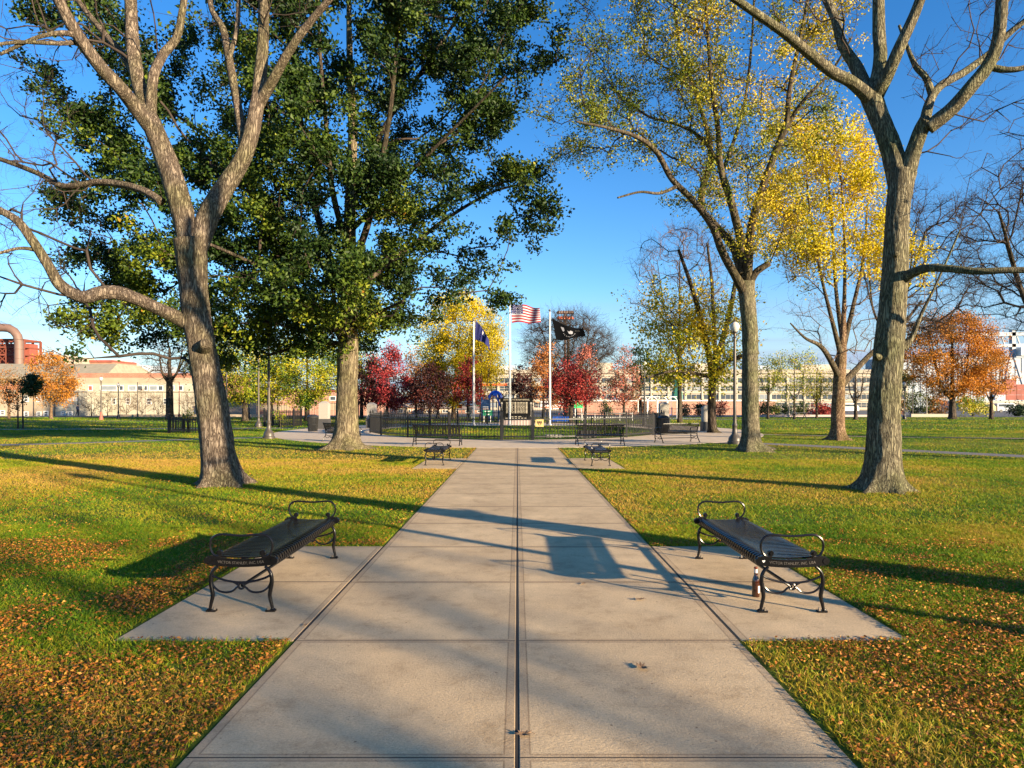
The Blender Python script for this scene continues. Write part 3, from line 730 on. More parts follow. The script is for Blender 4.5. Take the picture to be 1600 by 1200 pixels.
# clover-like broad tufts along the slab edges
# fallen leaves
def fallen(n, y0, y1, size, dens):
    x, y = fan(rng, n, y0, y1); k = lawn_mask(x, y) & (rng.random(n) < dens(x, y)); x, y = x[k], y[k]
    C = np.stack([x, y, rng.uniform(0.008, 0.036, len(x))], 1)
    t = np.clip(rng.beta(2, 2, len(x)), 0, 1)
    V, T, tt = leaves_np(rng, C, size, 0.55, t, flat=0.72, fold=0.16); return V, T, tt
M['litter'] = leafmat('fallen_leaves', [(0.0, (0.07, 0.025, 0.008)), (0.35, (0.26, 0.085, 0.014)), (0.65, (0.48, 0.17, 0.022)), (1.0, (0.60, 0.34, 0.05))], 0.15)
Vs, Ts, ts = [], [], []; nv = 0
def dn(x, y):
    n_ = vnoise(x, y, 0.9, 6) * 0.65 + vnoise(x, y, 0.25, 7) * 0.35
    left = np.where(x < 0, 1.0, 0.6) * np.clip(1.7 - y / 6.4, 0.14, 1)
    return np.clip((n_ - 0.30) * 2.6, 0.04, 1) * left
for n_, y0, y1, s_ in ((260000, 2.6, 8, 0.023), (190000, 7.5, 16, 0.026), (45000, 15, 40, 0.045)):
    V, T, t = fallen(n_, y0, y1, s_, dn); Vs.append(V); Ts.append(T + nv); ts.append(t); nv += len(V)
# gathered along the slab edges
n_ = 2600; yy = rng.uniform(3, 26, n_); sx = rng.choice([-1, 1], n_); xx = sx * (1.55 + np.abs(rng.normal(0, 0.05, n_)))
k = lawn_mask(xx, yy); C = np.stack([xx[k], yy[k], rng.uniform(0.003, 0.03, k.sum())], 1)
V, T, t = leaves_np(rng, C, 0.024, 0.55, rng.random(k.sum()), flat=0.7, fold=0.16); Vs.append(V); Ts.append(T + nv); ts.append(t); nv += len(V)
o = mesh_np('leaf_litter', np.concatenate(Vs), tris=np.concatenate(Ts), tint=np.concatenate(ts), mats=[M['litter']])
tag(o, 'fallen orange and brown leaves scattered over the lawn', 'fallen leaves', kind='stuff')
# single dry leaves lying on the concrete
spots = [(1003, 1045, 'curled dry oak leaf lying right of the centre joint in the foreground', 0.075), (818, 1150, 'brown leaf caught on the centre joint at the front edge', 0.06),
         (1000, 938, 'pale tan leaf on the path between the sets of bench shadows', 0.06), (912, 913, 'small tan leaf just beyond the shadow of the right bench seat', 0.04),
         (768, 855, 'tiny dark leaf left of the bench shadow on the path', 0.03), (477, 978, 'small brown leaf in the joint beside the left bench pad', 0.035)]
def dry_leaf(pt, label, s, seed):
    r_ = random.Random(seed); mb = MB(); m = 10; pts = []
    for i in range(2 * m):
        a = math.pi * i / m; rr = s * (0.30 + 0.24 * (i % 2)) * (1.0 + 0.5 * abs(math.cos(a)))
        pts.append((rr * math.cos(a), rr * math.sin(a) * 0.8))
    vs = [(0, 0, 0.004)] + [(x, y, 0.004 + 0.35 * abs(x) ** 1.2 * r_.uniform(0.4, 1.4) + 0.25 * abs(y)) for x, y in pts]
    mb.add(vs, [(0, i + 1, (i + 1) % (2 * m) + 1) for i in range(2 * m)])
    mb.tube([(s * 0.4, 0, 0.012), (s * 0.7, 0.01, 0.006), (s * 0.95, 0.0, 0.004)], 0.0012, 5)
    o = mb.build('dry_leaf', M['dryleaf']); o.location = pt; o.rotation_euler = (0, 0, r_.uniform(0, 6)); tag(o, label, 'leaf', 'single leaves on the concrete')
M['dryleaf'] = plain('dry_leaf', (0.20, 0.12, 0.06), 0.8, 0, 0.4, 40)
for i, (u, v, lb, s) in enumerate(spots): dry_leaf(G(u, v) + Vector((0, 0, 0.003)), lb, s, i)
# ---------------------------------------------------------------- backless benches
def arc(cx, cz, r, a0, a1, n, sx=1.0):
    return [(cx + sx * r * math.cos(R(a0 + (a1 - a0) * i / n)), cz + r * math.sin(R(a0 + (a1 - a0) * i / n))) for i in range(n + 1)]
def smooth2(pts, n=5):
    f = catmull([(Vector((x, 0, z)), 0) for x, z in pts], 0.012); return [(p.x, p.z) for p, _ in f]
def make_flat_bench(label, words=True):
    """local: x across the seat, rolled edge on +x, y along the length 0..1.82"""
    t = thing('flat_bench', label, 'bench', group='black backless slatted benches')
    LN = 1.82
    prof = [(-0.25, 0.372), (-0.262, 0.392), (-0.248, 0.412), (-0.20, 0.420), (-0.10, 0.414), (0.02, 0.410), (0.12, 0.414), (0.18, 0.424), (0.215, 0.424), (0.243, 0.410), (0.252, 0.386), (0.244, 0.362), (0.222, 0.350), (0.205, 0.358)]
    prof = smooth2(prof); mb = MB(); n = 33
    for i in range(n):
        y = 0.045 + i * (LN - 0.09 - 0.028) / (n - 1); mb.strip(prof[::2], y, y + 0.028, 0.011)
    mb.box(-0.235, -0.215, 0.02, LN - 0.02, 0.366, 0.408); mb.box(0.192, 0.212, 0.02, LN - 0.02, 0.362, 0.408)
    mb.box(-0.02, 0.02, 0.02, LN - 0.02, 0.395, 0.404)
    mb.build('seat', M['black'], t, smooth=True)
    mb = MB(); mb.tube([(0, 0.02, 0.196), (0, LN - 0.02, 0.196)], 0.014, 10); mb.build('stretcher', M['black'], t, smooth=True)
    for e, y in ((0, 0.0), (1, LN)):
        s = -1 if e == 0 else 1
        for sx in (-1, 1):
            pts = [(-0.262, 0.012), (-0.246, 0.018), (-0.236, 0.06), (-0.223, 0.12), (-0.229, 0.17), (-0.238, 0.225), (-0.234, 0.285), (-0.214, 0.325), (-0.185, 0.352)]
            pts = smooth2(pts); mb = MB()
            k = len(pts); rr = [0.011 + 0.005 * math.sin(math.pi * i / (k - 1)) for i in range(k)]
            mb.tube([(-sx * x, y, z) for x, z in pts], rr, 10, sq=1.0)
            mb.box(sx * 0.195 - (0.0 if sx > 0 else 0.0), sx * 0.268, y - 0.022, y + 0.022, 0, 0.014)
            mb.build('leg', M['black'], t, smooth=True)
            mb = MB(); mb.tube([(sx * 0.212, y, 0.012), (sx * 0.212, y, 0.036)], 0.008, 6); mb.tube([(sx * 0.212, y, 0.014), (sx * 0.212, y, 0.022)], 0.013, 6)
            mb.build('bolt', M['bolt'], t)
        mb = MB()
        mb.tube([(x, y, z) for x, z in smooth2([(-0.232, 0.285), (-0.19, 0.262), (-0.12, 0.240), (-0.05, 0.228), (0, 0.226), (0.05, 0.228), (0.12, 0.240), (0.19, 0.262), (0.232, 0.285)])], 0.009, 8)
        for sx in (-1, 1):
            mb.tube([(sx * x, y, z) for x, z in smooth2([(0.232, 0.235), (0.215, 0.195), (0.175, 0.160), (0.12, 0.147), (0.07, 0.157), (0.04, 0.183), (0.02, 0.196)])], 0.0085, 8)
            mb.tube([(sx * x, y, z) for x, z in smooth2([(0.016, 0.200), (0.036, 0.214), (0.06, 0.228)])], 0.0085, 8)
        mb.tube([(0.022 * math.cos(a / 12 * 6.2832), y, 0.197 + 0.022 * math.sin(a / 12 * 6.2832)) for a in range(12)], 0.009, 8, closed=True)
        mb.build('scroll_brace', M['black'], t, smooth=True)
        mb = MB(); rail = smooth2([(-0.27, 0.402), (-0.2, 0.388), (-0.1, 0.380), (0, 0.377), (0.1, 0.380), (0.2, 0.388), (0.27, 0.402)])
        for (a, z), (b, z2) in zip(rail, rail[1:]):
            mb.bar((a, y, z), (b + 0.0005, y, z2), 0.018, 0.062)
        for x in (-0.262, 0.262): mb.tube([(x, y - 0.014, 0.398), (x, y + 0.014, 0.398)], 0.026, 12)
        rl = mb.build('end_rail', M['black'], t, smooth=True)
        if words:
            me = text_mesh('VICTOR STANLEY, INC. USA', 0.03, 0.0015)
            xs = [v.co.x for v in me.vertices]; kx = 0.36 / (max(xs) - min(xs))
            for v in me.vertices:
                x = v.co.x * kx; v.co = Vector((x if s < 0 else -x, y + s * (0.0095 + v.co.z), 0.378 + v.co.y + 0.35 * x * x))
            me.materials.append(M['letter']); link(bpy.data.objects.new('lettering', me), rl)
        mb = MB()
        pts = [(-0.150, 0.455), (-0.165, 0.438), (-0.19, 0.430), (-0.222, 0.45), (-0.243, 0.50), (-0.236, 0.555), (-0.20, 0.590), (-0.15, 0.600), (-0.07, 0.594), (0, 0.590)]
        pts = smooth2(pts + [(-x, z) for x, z in pts[::-1][1:]])
        mb.tube([(x, y, z) for x, z in pts], 0.0095, 8)
        for sx in (-1, 1):
            mb.tube([(sx * 0.168, y - 0.012, 0.458), (sx * 0.168, y + 0.012, 0.458)], 0.022, 12)
            mb.tube([(sx * 0.168, y - 0.020, 0.458), (sx * 0.168, y + 0.020, 0.458)], 0.011, 10)
            mb.box(sx * 0.16, sx * 0.24, y - 0.007, y + 0.007, 0.408, 0.436)
        mb.build('armrest', M['black'], t, smooth=True)
    return t
b0 = make_flat_bench('black backless slatted bench left of the path in the foreground'); b0.location = (-2.155, 5.26, 0.0)
b1 = copy_tree(b0); b1['label'] = 'black backless slatted bench right of the path in the foreground, brown bottle beside its leg'
b1.location = (2.14, 5.24 + 1.82, 0); b1.rotation_euler = (0, 0, math.pi)
mb = MB(); hp = [(0, -0.011), (0.012, 0.003), (0.010, 0.010), (0.004, 0.011), (0, 0.006), (-0.004, 0.011), (-0.010, 0.010), (-0.012, 0.003)]
mb.add([(x, 0, z) for x, z in hp] + [(x, 0.001, z) for x, z in hp], [tuple(range(8)), tuple(range(15, 7, -1))] + [(i, (i + 1) % 8, 8 + (i + 1) % 8, 8 + i) for i in range(8)])
o = mb.build('heart_sticker', M['white'], None); o.location = (1.915, 5.2285, 0.395)
tag(o, 'small white heart sticker on the end rail of the right foreground bench', 'sticker')
b2 = copy_tree(b0); b2.location = (-2.215, 18.0, 0); b2['label'] = 'black backless bench further up the path on its left, in front of the backed bench'
b3 = copy_tree(b0); b3.location = (2.21, 17.8 + 1.82, 0); b3.rotation_euler = (0, 0, math.pi); b3['label'] = 'black backless bench further up the path on its right'

# ---------------------------------------------------------------- bottle
bt = thing('bottle', 'brown glass beer bottle standing beside the leg of the right bench', 'bottle', G(1181, 932))
mb = MB(); mb.lathe([(0.0, 0.0), (0.028, 0.0), (0.031, 0.004), (0.031, 0.125), (0.027, 0.15), (0.016, 0.178), (0.0135, 0.20), (0.0125, 0.236), (0.0145, 0.238), (0.0145, 0.246), (0.012, 0.248), (0.0, 0.248)], n=20)
mb.build('body', M['brown_glass'], bt, smooth=True)
mb = MB(); la = [R(-75 + i * 12) for i in range(9)]; mb.add([(0.0317 * math.cos(a), 0.0317 * math.sin(a), z) for z in (0.035, 0.095) for a in la], [(i, i + 1, i + 10, i + 9) for i in range(8)]); mb.build('label', plain('bottle_label', (0.7, 0.58, 0.50), 0.6), bt, smooth=True)
mb = MB(); mb.lathe([(0.0142, 0.200), (0.0135, 0.215), (0.0138, 0.232)], n=16); mb.Fc = mb.Fc[:-2]; mb.Mi = mb.Mi[:-2]; mb.build('neck_foil', plain('neck_foil', (0.62, 0.6, 0.58), 0.4), bt, smooth=True)
mb = MB(); mb.lathe([(0.0, 0.2495), (0.0155, 0.2490), (0.0160, 0.2390), (0.0150, 0.2380)], n=16); mb.build('cap', M['rust'], bt)

# ---------------------------------------------------------------- benches with backs
def make_back_bench(label):
    """local: x along the length, seat towards +y, back at y=0"""
    t = thing('backed_bench', label, 'bench', group='black slatted benches with backs round the fence')
    W = 1.86
    prof = [(0.52, 0.372), (0.545, 0.39), (0.53, 0.42), (0.48, 0.435), (0.36, 0.412), (0.22, 0.40), (0.12, 0.415), (0.07, 0.46), (0.04, 0.54), (0.0, 0.66), (-0.05, 0.79), (-0.065, 0.828), (-0.085, 0.835), (-0.10, 0.815)]
    prof = smooth2(prof)[::3]; mb = MB(); n = 30
    for i in range(n):
        x = -W / 2 + 0.04 + i * (W - 0.08 - 0.03) / (n - 1)
        m2 = MB(); m2.strip([(a, z) for a, z in prof], x, x + 0.036, 0.009)
        mb.add([(v[1], v[0], v[2]) for v in m2.V], m2.Fc)
    mb.box(-W / 2, W / 2, 0.45, 0.47, 0.375, 0.41); mb.box(-W / 2, W / 2, -0.075, -0.058, 0.775, 0.815); mb.box(-W / 2, W / 2, 0.075, 0.095, 0.36, 0.40)
    mb.build('seat_and_back_slats', M['black'], t)
    mb = MB(); mb.tube([(-W / 2, 0.25, 0.19), (W / 2, 0.25, 0.19)], 0.014, 8); mb.build('stretcher', M['black'], t)
    for s in (-1, 1):
        x = s * W / 2
        mb = MB(); mb.tube([(x, a, z) for a, z in smooth2([(0.56, 0.0), (0.53, 0.03), (0.50, 0.12), (0.515, 0.22), (0.52, 0.31), (0.49, 0.39)])], 0.02, 8)
        mb.box(x - 0.025, x + 0.025, 0.49, 0.58, 0, 0.014); mb.build('front_leg', M['black'], t, smooth=True)
        mb = MB(); mb.tube([(x, a, z) for a, z in smooth2([(-0.13, 0.0), (-0.09, 0.03), (-0.02, 0.14), (0.05, 0.24), (0.08, 0.34), (0.07, 0.44), (0.02, 0.60), (-0.04, 0.76), (-0.08, 0.83)])], 0.02, 8)
        mb.box(x - 0.025, x + 0.025, -0.15, -0.06, 0, 0.014); mb.build('rear_leg', M['black'], t, smooth=True)
        mb = MB(); mb.tube([(x, a, z) for a, z in smooth2([(0.06, 0.30), (0.18, 0.25), (0.27, 0.235), (0.38, 0.25), (0.51, 0.30)])], 0.012, 8)
        for q in (0.16, 0.38): mb.tube([(x, q + 0.09 * math.cos(a), 0.20 + 0.055 * math.sin(a)) for a in [R(180 + 18 * i) for i in range(11)]], 0.011, 8)
        mb.build('scroll_brace', M['black'], t, smooth=True)
        mb = MB(); mb.tube([(x, a, z) for a, z in smooth2([(0.02, 0.60), (0.10, 0.66), (0.25, 0.655), (0.42, 0.635), (0.53, 0.60), (0.565, 0.54), (0.54, 0.47), (0.48, 0.445), (0.45, 0.48)])], 0.014, 8)
        mb.build('armrest', M['black'], t, smooth=True)
        mb = MB(); mb.tube([(x, a, z) for a, z in smooth2([(0.49, 0.38), (0.30, 0.37), (0.10, 0.37)])], 0.016, 6); mb.build('seat_rail', M['black'], t)
    return t
k0 = make_back_bench('black backed bench before the fence left of the path, its slatted back to us'); k0.location = (-3.20, 26.7, 0.004); k0.rotation_euler = (0, 0, R(-4))
for lb, (x, y), rz in (('black backed bench before the fence right of the path, its slatted back to us', (3.35, 26.9), 5),
                       ('black backed bench seen at an angle beside the granite pillar on the right', (7.0, 28.9), 22),
                       ('black backed bench half hidden behind the big green oak trunk', (-7.85, 29.4), -38)):
    c = copy_tree(k0); c['label'] = lb; c.location = (x, y, 0.004); c.rotation_euler = (0, 0, R(rz))

# ---------------------------------------------------------------- fence round the memorial
def fence_panel(mb, pa, pb, h, bars, z0=0.0, finial=True):
    (x0, y0), (x1, y1) = pa, pb
    for z in (z0 + 0.16, z0 + h - 0.16): mb.bar((x0, y0, z), (x1, y1, z), 0.05, 0.05)
    for i in range(bars):
        t = (i + 0.5) / bars; x = x0 + (x1 - x0) * t; y = y0 + (y1 - y0) * t
        mb.box(x - 0.015, x + 0.015, y - 0.015, y + 0.015, z0 + 0.06, z0 + h - 0.03)
        if finial: mb.add([(x - 0.014, y, z0 + h - 0.03), (x, y - 0.014, z0 + h - 0.03), (x + 0.014, y, z0 + h - 0.03), (x, y + 0.014, z0 + h - 0.03), (x, y, z0 + h + 0.05)],
                          [(0, 1, 4), (1, 2, 4), (2, 3, 4), (3, 0, 4), (3, 2, 1, 0)])
def fence_post(x, y, h, w, parent, mat):
    mb = MB(); mb.box(x - w / 2, x + w / 2, y - w / 2, y + w / 2, -0.05, h); mb.box(x - w * 0.65, x + w * 0.65, y - w * 0.65, y + w * 0.65, h, h + 0.02)
    mb.lathe([(w * 0.2, 0), (w * 0.5, w * 0.4), (w * 0.35, w * 0.8), (0.004, w * 1.05)], (x, y, h + 0.02), 8)
    mb.build('post', mat, parent)
mf = thing('memorial_fence', 'black picket fence ringing the flagpoles and the memorial', 'fence', (0, 0, 0.0))
gt = math.asin(0.71 / EA)
ts_ = [gt]; steps = 22
for i in range(1, steps): ts_.append(gt + (2 * math.pi - 2 * gt) * i / steps)
ts_.append(2 * math.pi - gt)
def dist_ell(t0, t1): a = ell(EA, EB, t0); b = ell(EA, EB, t1); return math.hypot(a[0] - b[0], a[1] - b[1])
for i, t in enumerate(ts_):
    x, y = ell(EA, EB, t); fence_post(x, y, 1.2 if 0 < i < len(ts_) - 1 else 1.3, 0.09 if 0 < i < len(ts_) - 1 else 0.13, mf, M['fence_black'])
for a, b in zip(ts_, ts_[1:]):
    mb = MB(); sub = 3
    for q in range(sub):
        t0 = a + (b - a) * q / sub; t1 = a + (b - a) * (q + 1) / sub
        fence_panel(mb, ell(EA, EB, t0), ell(EA, EB, t1), 1.12, max(2, int(round(dist_ell(t0, t1) / 0.145))))
    mb.build('panel', M['fence_black'], mf)
mb = MB(); pa, pb = ell(EA, EB, -gt), ell(EA, EB, gt); yy = pa[1] - 0.03
fence_panel(mb, (-0.62, yy), (0.62, yy), 1.10, 9); mb.bar((-0.62, yy, 0.1), (-0.62, yy, 1.05), 0.03, 0.03); mb.bar((0.62, yy, 0.1), (0.62, yy, 1.05), 0.03, 0.03)
mb.build('gate', M['fence_black'], mf)
# dog sign on the fence
dsn = thing('dog_sign', 'square tan sign with a dog emblem wired on the fence right of the gate', 'sign', P(843, 661, 31.05))
mb = MB(); mb.box(-0.19, 0.19, -0.006, 0.006, -0.17, 0.17); mb.build('plate', M['tan_sign'], dsn)
mb = MB()
mb.lathe([(0.0, 0), (0.075, 0)], n=4)
mb = MB()
def disc(mb, cx, cz, rx, rz, y, n=16, th=0.003):
    vs = [(cx + rx * math.cos(2 * math.pi * i / n), yy_, cz + rz * math.sin(2 * math.pi * i / n)) for yy_ in (y, y - th) for i in range(n)]
    mb.add(vs, [tuple(range(n)), tuple(range(2 * n - 1, n - 1, -1))] + [(i, n + i, n + (i + 1) % n, (i + 1) % n) for i in range(n)])
disc(mb, 0, -0.02, 0.075, 0.085, -0.0065); disc(mb, -0.085, 0.035, 0.03, 0.06, -0.0065); disc(mb, 0.085, 0.035, 0.03, 0.06, -0.0065); disc(mb, 0, 0.055, 0.06, 0.03, -0.0065)
mb.build('emblem', plain('sign_brown', (0.10, 0.05, 0.03), 0.6), dsn)
mb = MB(); disc(mb, 0, -0.05, 0.04, 0.035, -0.011); disc(mb, -0.03, 0.01, 0.013, 0.013, -0.011); disc(mb, 0.03, 0.01, 0.013, 0.013, -0.011)
mb.build('emblem_face', M['tan_sign'], dsn)

# ---------------------------------------------------------------- memorial tablet
MY = 55.0
mm_ = thing('memorial_tablet', 'black framed stone tablet of white names lettered SOUTH BOSTON VIETNAM MEMORIAL inside the fence', 'memorial', (P(807, 633, MY).x, MY, 0))
pu = MY / F; Wt = 51 * pu; zt = CH - (622 - HY) * pu; zb = CH - (655 - HY) * pu
mb = MB(); mb.box(-Wt / 2, Wt / 2, 0, 0.25, zb, zt); mb.build('tablet', plain('tablet_black', (0.006, 0.006, 0.006), 0.4, 0, 0.1, 6, 0, 0.15), mm_)
mb = MB(); mb.box(-Wt / 2 - 0.06, Wt / 2 + 0.06, -0.09, 0.35, 0, zb - 0.003); mb.build('plinth', M['granite_pink'], mm_)
M['inscr'] = plain('inscription', (0.42, 0.38, 0.29), 0.7, 0, 0.1)
place_text('heading', 'SOUTH BOSTON VIETNAM MEMORIAL', 0.17, M['inscr'], mm_, Matrix.Translation((0, -0.004, zt - 0.14)) @ Matrix.Rotation(R(90), 4, 'X'), 0.003, Wt * 0.80)
mb = MB(); rn = random.Random(3)
for cx_ in (-0.36, 0.40):
    for i in range(9):
        z = zt - 0.36 - i * 0.105; x = cx_ * 1.2 - 0.42
        while x < cx_ * 1.2 + 0.16:
            w_ = rn.uniform(0.10, 0.22); mb.box(x, min(x + w_, cx_ * 1.2 + 0.2), -0.006, 0, z - 0.02, z + 0.02); x += w_ + 0.045
        mb.box(cx_ * 1.2 + 0.27, cx_ * 1.2 + 0.42, -0.006, 0, z - 0.03, z + 0.03)
for i in range(3): mb.box(-0.45 + 0.3 * i, -0.25 + 0.32 * i, -0.006, 0, zb + 0.19, zb + 0.235)
for i in range(7): mb.box(-0.9 + 0.26 * i, -0.72 + 0.26 * i, -0.006, 0, zb + 0.06, zb + 0.11)
mb.build('names', M['inscr'], mm_)
for s in (-1, 1):
    mb = MB(); x = s * (Wt / 2 - 0.14)
    disc(mb, x, zt - 0.42, 0.07, 0.09, 0, th=0.012); mb.box(x - 0.022, x + 0.022, -0.012, 0, zb + 0.18, zt - 0.5); mb.box(x - 0.06, x + 0.06, -0.012, 0, zb + 0.28, zb + 0.33)
    mb.build('carved_torch', M['granite'], mm_)
mb = MB(); mb.add([(-4.2, 53.4, 0.002), (4.6, 53.4, 0.002), (4.6, 56.8, 0.002), (-4.2, 56.8, 0.002)], [(0, 1, 2, 3)])
mb.V = [(x, y, z) for x, y, z in mb.V]; o = mb.build('memorial_paving', plain('pale_paving', (0.6, 0.56, 0.5), 0.9)); tag(o, kind='structure')
# small granite blocks inside the fence
for i, (u, v, w_, h_, lb) in enumerate(((922, 687, 0.9, 0.35, 'low grey granite seat block inside the fence behind the right backed bench'), (868, 686.0, 0.9, 0.12, 'flat grey granite slab lying inside the fence right of the gate'))):
    p = G(u, v - 1.2); t = MB(); t.box(-w_ / 2, w_ / 2, -0.2, 0.2, -0.02, h_ - 0.03); t.box(-w_ / 2 - 0.02, w_ / 2 + 0.02, -0.22, 0.22, h_ - 0.03, h_)
    o = t.build('granite_block', M['granite_dark' if i == 0 else 'granite']); o.location = (p.x, p.y + 1.2, 0); tag(o, lb, 'stone block')

# ---------------------------------------------------------------- granite pillars round the plaza
def pillar(u, vb, vt, lb):
    Y = gy(vb); p = P(u, vb, Y); h = CH - (vt - HY) / F * Y
    t = thing('granite_pillar', lb, 'pillar', (p.x, Y, 0), 0, 'granite pillars on the plaza'); hb = h * 0.36; w_ = 0.30
    mb = MB(); mb.box(-w_ - 0.05, w_ + 0.05, -w_ - 0.05, w_ + 0.05, -0.05, hb); mb.build('plinth', M['granite_dark'], t)
    mb = MB(); mb.box(-w_, w_, -w_, w_, hb + 0.002, h - 0.14)
    vs = [(-w_, -w_, h - 0.14), (w_, -w_, h - 0.14), (w_, w_, h - 0.14), (-w_, w_, h - 0.14), (-w_ * 0.4, -w_ * 0.4, h), (w_ * 0.4, -w_ * 0.4, h), (w_ * 0.4, w_ * 0.4, h), (-w_ * 0.4, w_ * 0.4, h)]
    mb.add(vs, [(0, 1, 5, 4), (1, 2, 6, 5), (2, 3, 7, 6), (3, 0, 4, 7), (4, 5, 6, 7)]); mb.build('shaft', M['granite'], t)
    mb = MB(); mb.box(-0.02 + w_, w_ + 0.004, -0.12, 0.12, h * 0.55, h - 0.3); mb.build('inscription', M['granite_pink'], t)
    return t
pillar(507, 670, 627, 'white granite pillar on a dark plinth, leftmost, just left of the oak trunk')
pillar(581, 668.5, 629, 'white granite pillar at the left end of the picket fence')
pillar(1037, 671, 628, 'white granite pillar at the right end of the fence, a dark bin before it')
pillar(1105, 673.5, 633, 'white granite pillar on a dark plinth, rightmost, behind the angled bench')
# litter bins
def bin_(loc, lb):
    t = thing('litter_bin', lb, 'litter bin', loc, 0, 'ribbed litter bins')
    mb = MB(); n = 26
    for i in range(n):
        a = 2 * math.pi * i / n; x, y = math.cos(a), math.sin(a); mb.bar((0.26 * x, 0.26 * y, 0.05), (0.31 * x, 0.31 * y, 0.86), 0.035, 0.008)
    for z, r in ((0.06, 0.262), (0.45, 0.287), (0.85, 0.311)): mb.tube([(r * math.cos(2 * math.pi * i / 20), r * math.sin(2 * math.pi * i / 20), z) for i in range(20)], 0.013, 6, closed=True)
    mb.build('cage', M['bin'], t); mb = MB(); mb.lathe([(0.22, 0.06), (0.24, 0.84)], n=18); mb.build('liner', M['fence_black'], t)
    mb = MB(); mb.lathe([(0.33, 0.86), (0.34, 0.90), (0.26, 1.0), (0.14, 1.05), (0.13, 1.02)], n=20); mb.build('lid', M['bin'], t, smooth=True)
bin_((7.95, 36.6, 0.004), 'dark ribbed litter bin at the right end of the memorial fence')
bin_((-12.2, 40.2, 0.004), 'dark ribbed litter bin on the left of the plaza')

# ---------------------------------------------------------------- lamps
glm, gnt, gb = newmat('globe_glass'); gb.inputs['Base Color'].default_value = (0.78, 0.76, 0.70, 1); gb.inputs['Roughness'].default_value = 0.15
gb.inputs['Transmission Weight'].default_value = 0.35
gno = N(gnt, 'ShaderNodeTexWave'); gno.inputs['Scale'].default_value = 9; gtc = N(gnt, 'ShaderNodeTexCoord'); gnt.links.new(gtc.outputs['Object'], gno.inputs['Vector'])
gbp = N(gnt, 'ShaderNodeBump'); gbp.inputs['Strength'].default_value = 0.3; gnt.links.new(gno.outputs[1], gbp.inputs['Height']); gnt.links.new(gbp.outputs[0], gb.inputs['Normal'])
def lamp(loc, h, lb, dark=False, seg=16, fat=1.0, red=False, group='park lamps with glass globes'):
    t = thing('park_lamp', lb, 'lamp', loc, 0, group); m = M['lamp_dark'] if dark else M['lamp_bronze']; z1 = h - 0.22
    mb = MB(); f = lambda a: 1 + 0.03 * math.cos(8 * a)
    mb.lathe([(0.235 * fat, 0), (0.235 * fat, 0.10), (0.205 * fat, 0.13), (0.20 * fat, 0.24), (0.165 * fat, 0.32), (0.12, 0.42), (0.098, 0.60), (0.095, 0.74), (0.115, 0.77), (0.10, 0.82), (0.078, 0.87)], n=seg)
    mb.build('base', m if not red else M['hazel'], t, smooth=True)
    mb = MB(); mb.lathe([(0.075, 0.85), (0.062, z1 * 0.6), (0.055, z1 - 0.25), (0.085, z1 - 0.22), (0.055, z1 - 0.18), (0.06, z1 - 0.05), (0.11, z1), (0.10, z1 + 0.03)], n=seg, flute=f)
    mb.build('pole', m, t, smooth=True)
    mb = MB(); g = [(0.09, 0.0), (0.15, 0.06), (0.19, 0.15), (0.20, 0.23), (0.17, 0.31), (0.11, 0.37), (0.07, 0.40)]
    mb.lathe([(r, z1 + 0.03 + z) for r, z in g], n=seg); mb.build('globe', glm, t, smooth=True)
    mb = MB(); mb.lathe([(0.075, z1 + 0.43), (0.06, z1 + 0.47), (0.02, z1 + 0.50), (0.03, z1 + 0.53), (0.004, z1 + 0.58)], n=10); mb.build('finial', m, t, smooth=True)
    return t
def L_at(u, vb, vg): Y = gy(vb); p = P(u, vg, Y); return (p.x, Y, 0), p.z
for u, vb, vg, lb, dk, fat in ((420, 685.5, 519, 'tall grey globe lamp nearest on the left, left of the oak trunk', False, 1.2),
                          (404, 667.5, 549, 'grey globe lamp just behind and left of the nearest left lamp', False, 1.15),
                          (1148, 694, 511, 'tall globe lamp close beside the leafy locust trunk on the right', False, 1.25),
                          (1007, 664, 568, 'black globe lamp behind the right end of the fence', True, 1.0),
                          (354, 660, 574, 'small globe lamp just right of the big left trunk', False, 1.0),
                          (158, 656, 592, 'distant globe lamp with a red base before the pale houses', False, 1.0),
                          (185, 654.5, 602, 'distant black lamp right of the red based lamp', True, 1.0),
                          (1413, 655, 600, 'black lamp under the round green tree right of the big right trunk', True, 1.0),
                          (389, 655, 615, 'faint far lamp behind the yellow green trees on the left', True, 1.0)):
    loc, h = L_at(u, vb, vg); lamp(loc, h, lb, dk, 20 if vb > 680 else 10, fat, red=(u == 158))
lamp((6.55, 2.42, 0), 4.4, 'globe lamp standing out of view to the right, whose thin shadow crosses the path')
# plain metal posts in the distance
for u, vt, vb, Y, m_, lb in ((215, 598, 652, 92, 'lamp_bronze', 'thin plain post in front of the long pale house'), (280, 598, 652, 92, 'rust', 'thin reddish post right of the dark bare trunk'),
                         (1256, 625, 652, 95, 'lamp_bronze', 'thin plain post under the yellow trees on the right'), (1426, 603, 652, 95, 'lamp_bronze', 'thin post right of the green tree lamp'),
                         (1448, 622, 652, 95, 'offwhite', 'pale post left of the orange tree trunk'), (1233, 627, 652, 94, 'offwhite', 'pale fence post left of the mottled trunk')):
    p = P(u, vt, Y); mb = MB(); mb.lathe([(0.14, 0), (0.13, 0.4), (0.07, 0.5), (0.05, p.z - 0.1), (0.08, p.z), (0.01, p.z + 0.1)], (0, 0, 0), 8)
    o = mb.build('post', M[m_]); o.location = (p.x, Y, 0); tag(o, lb, 'post', 'distant thin posts')

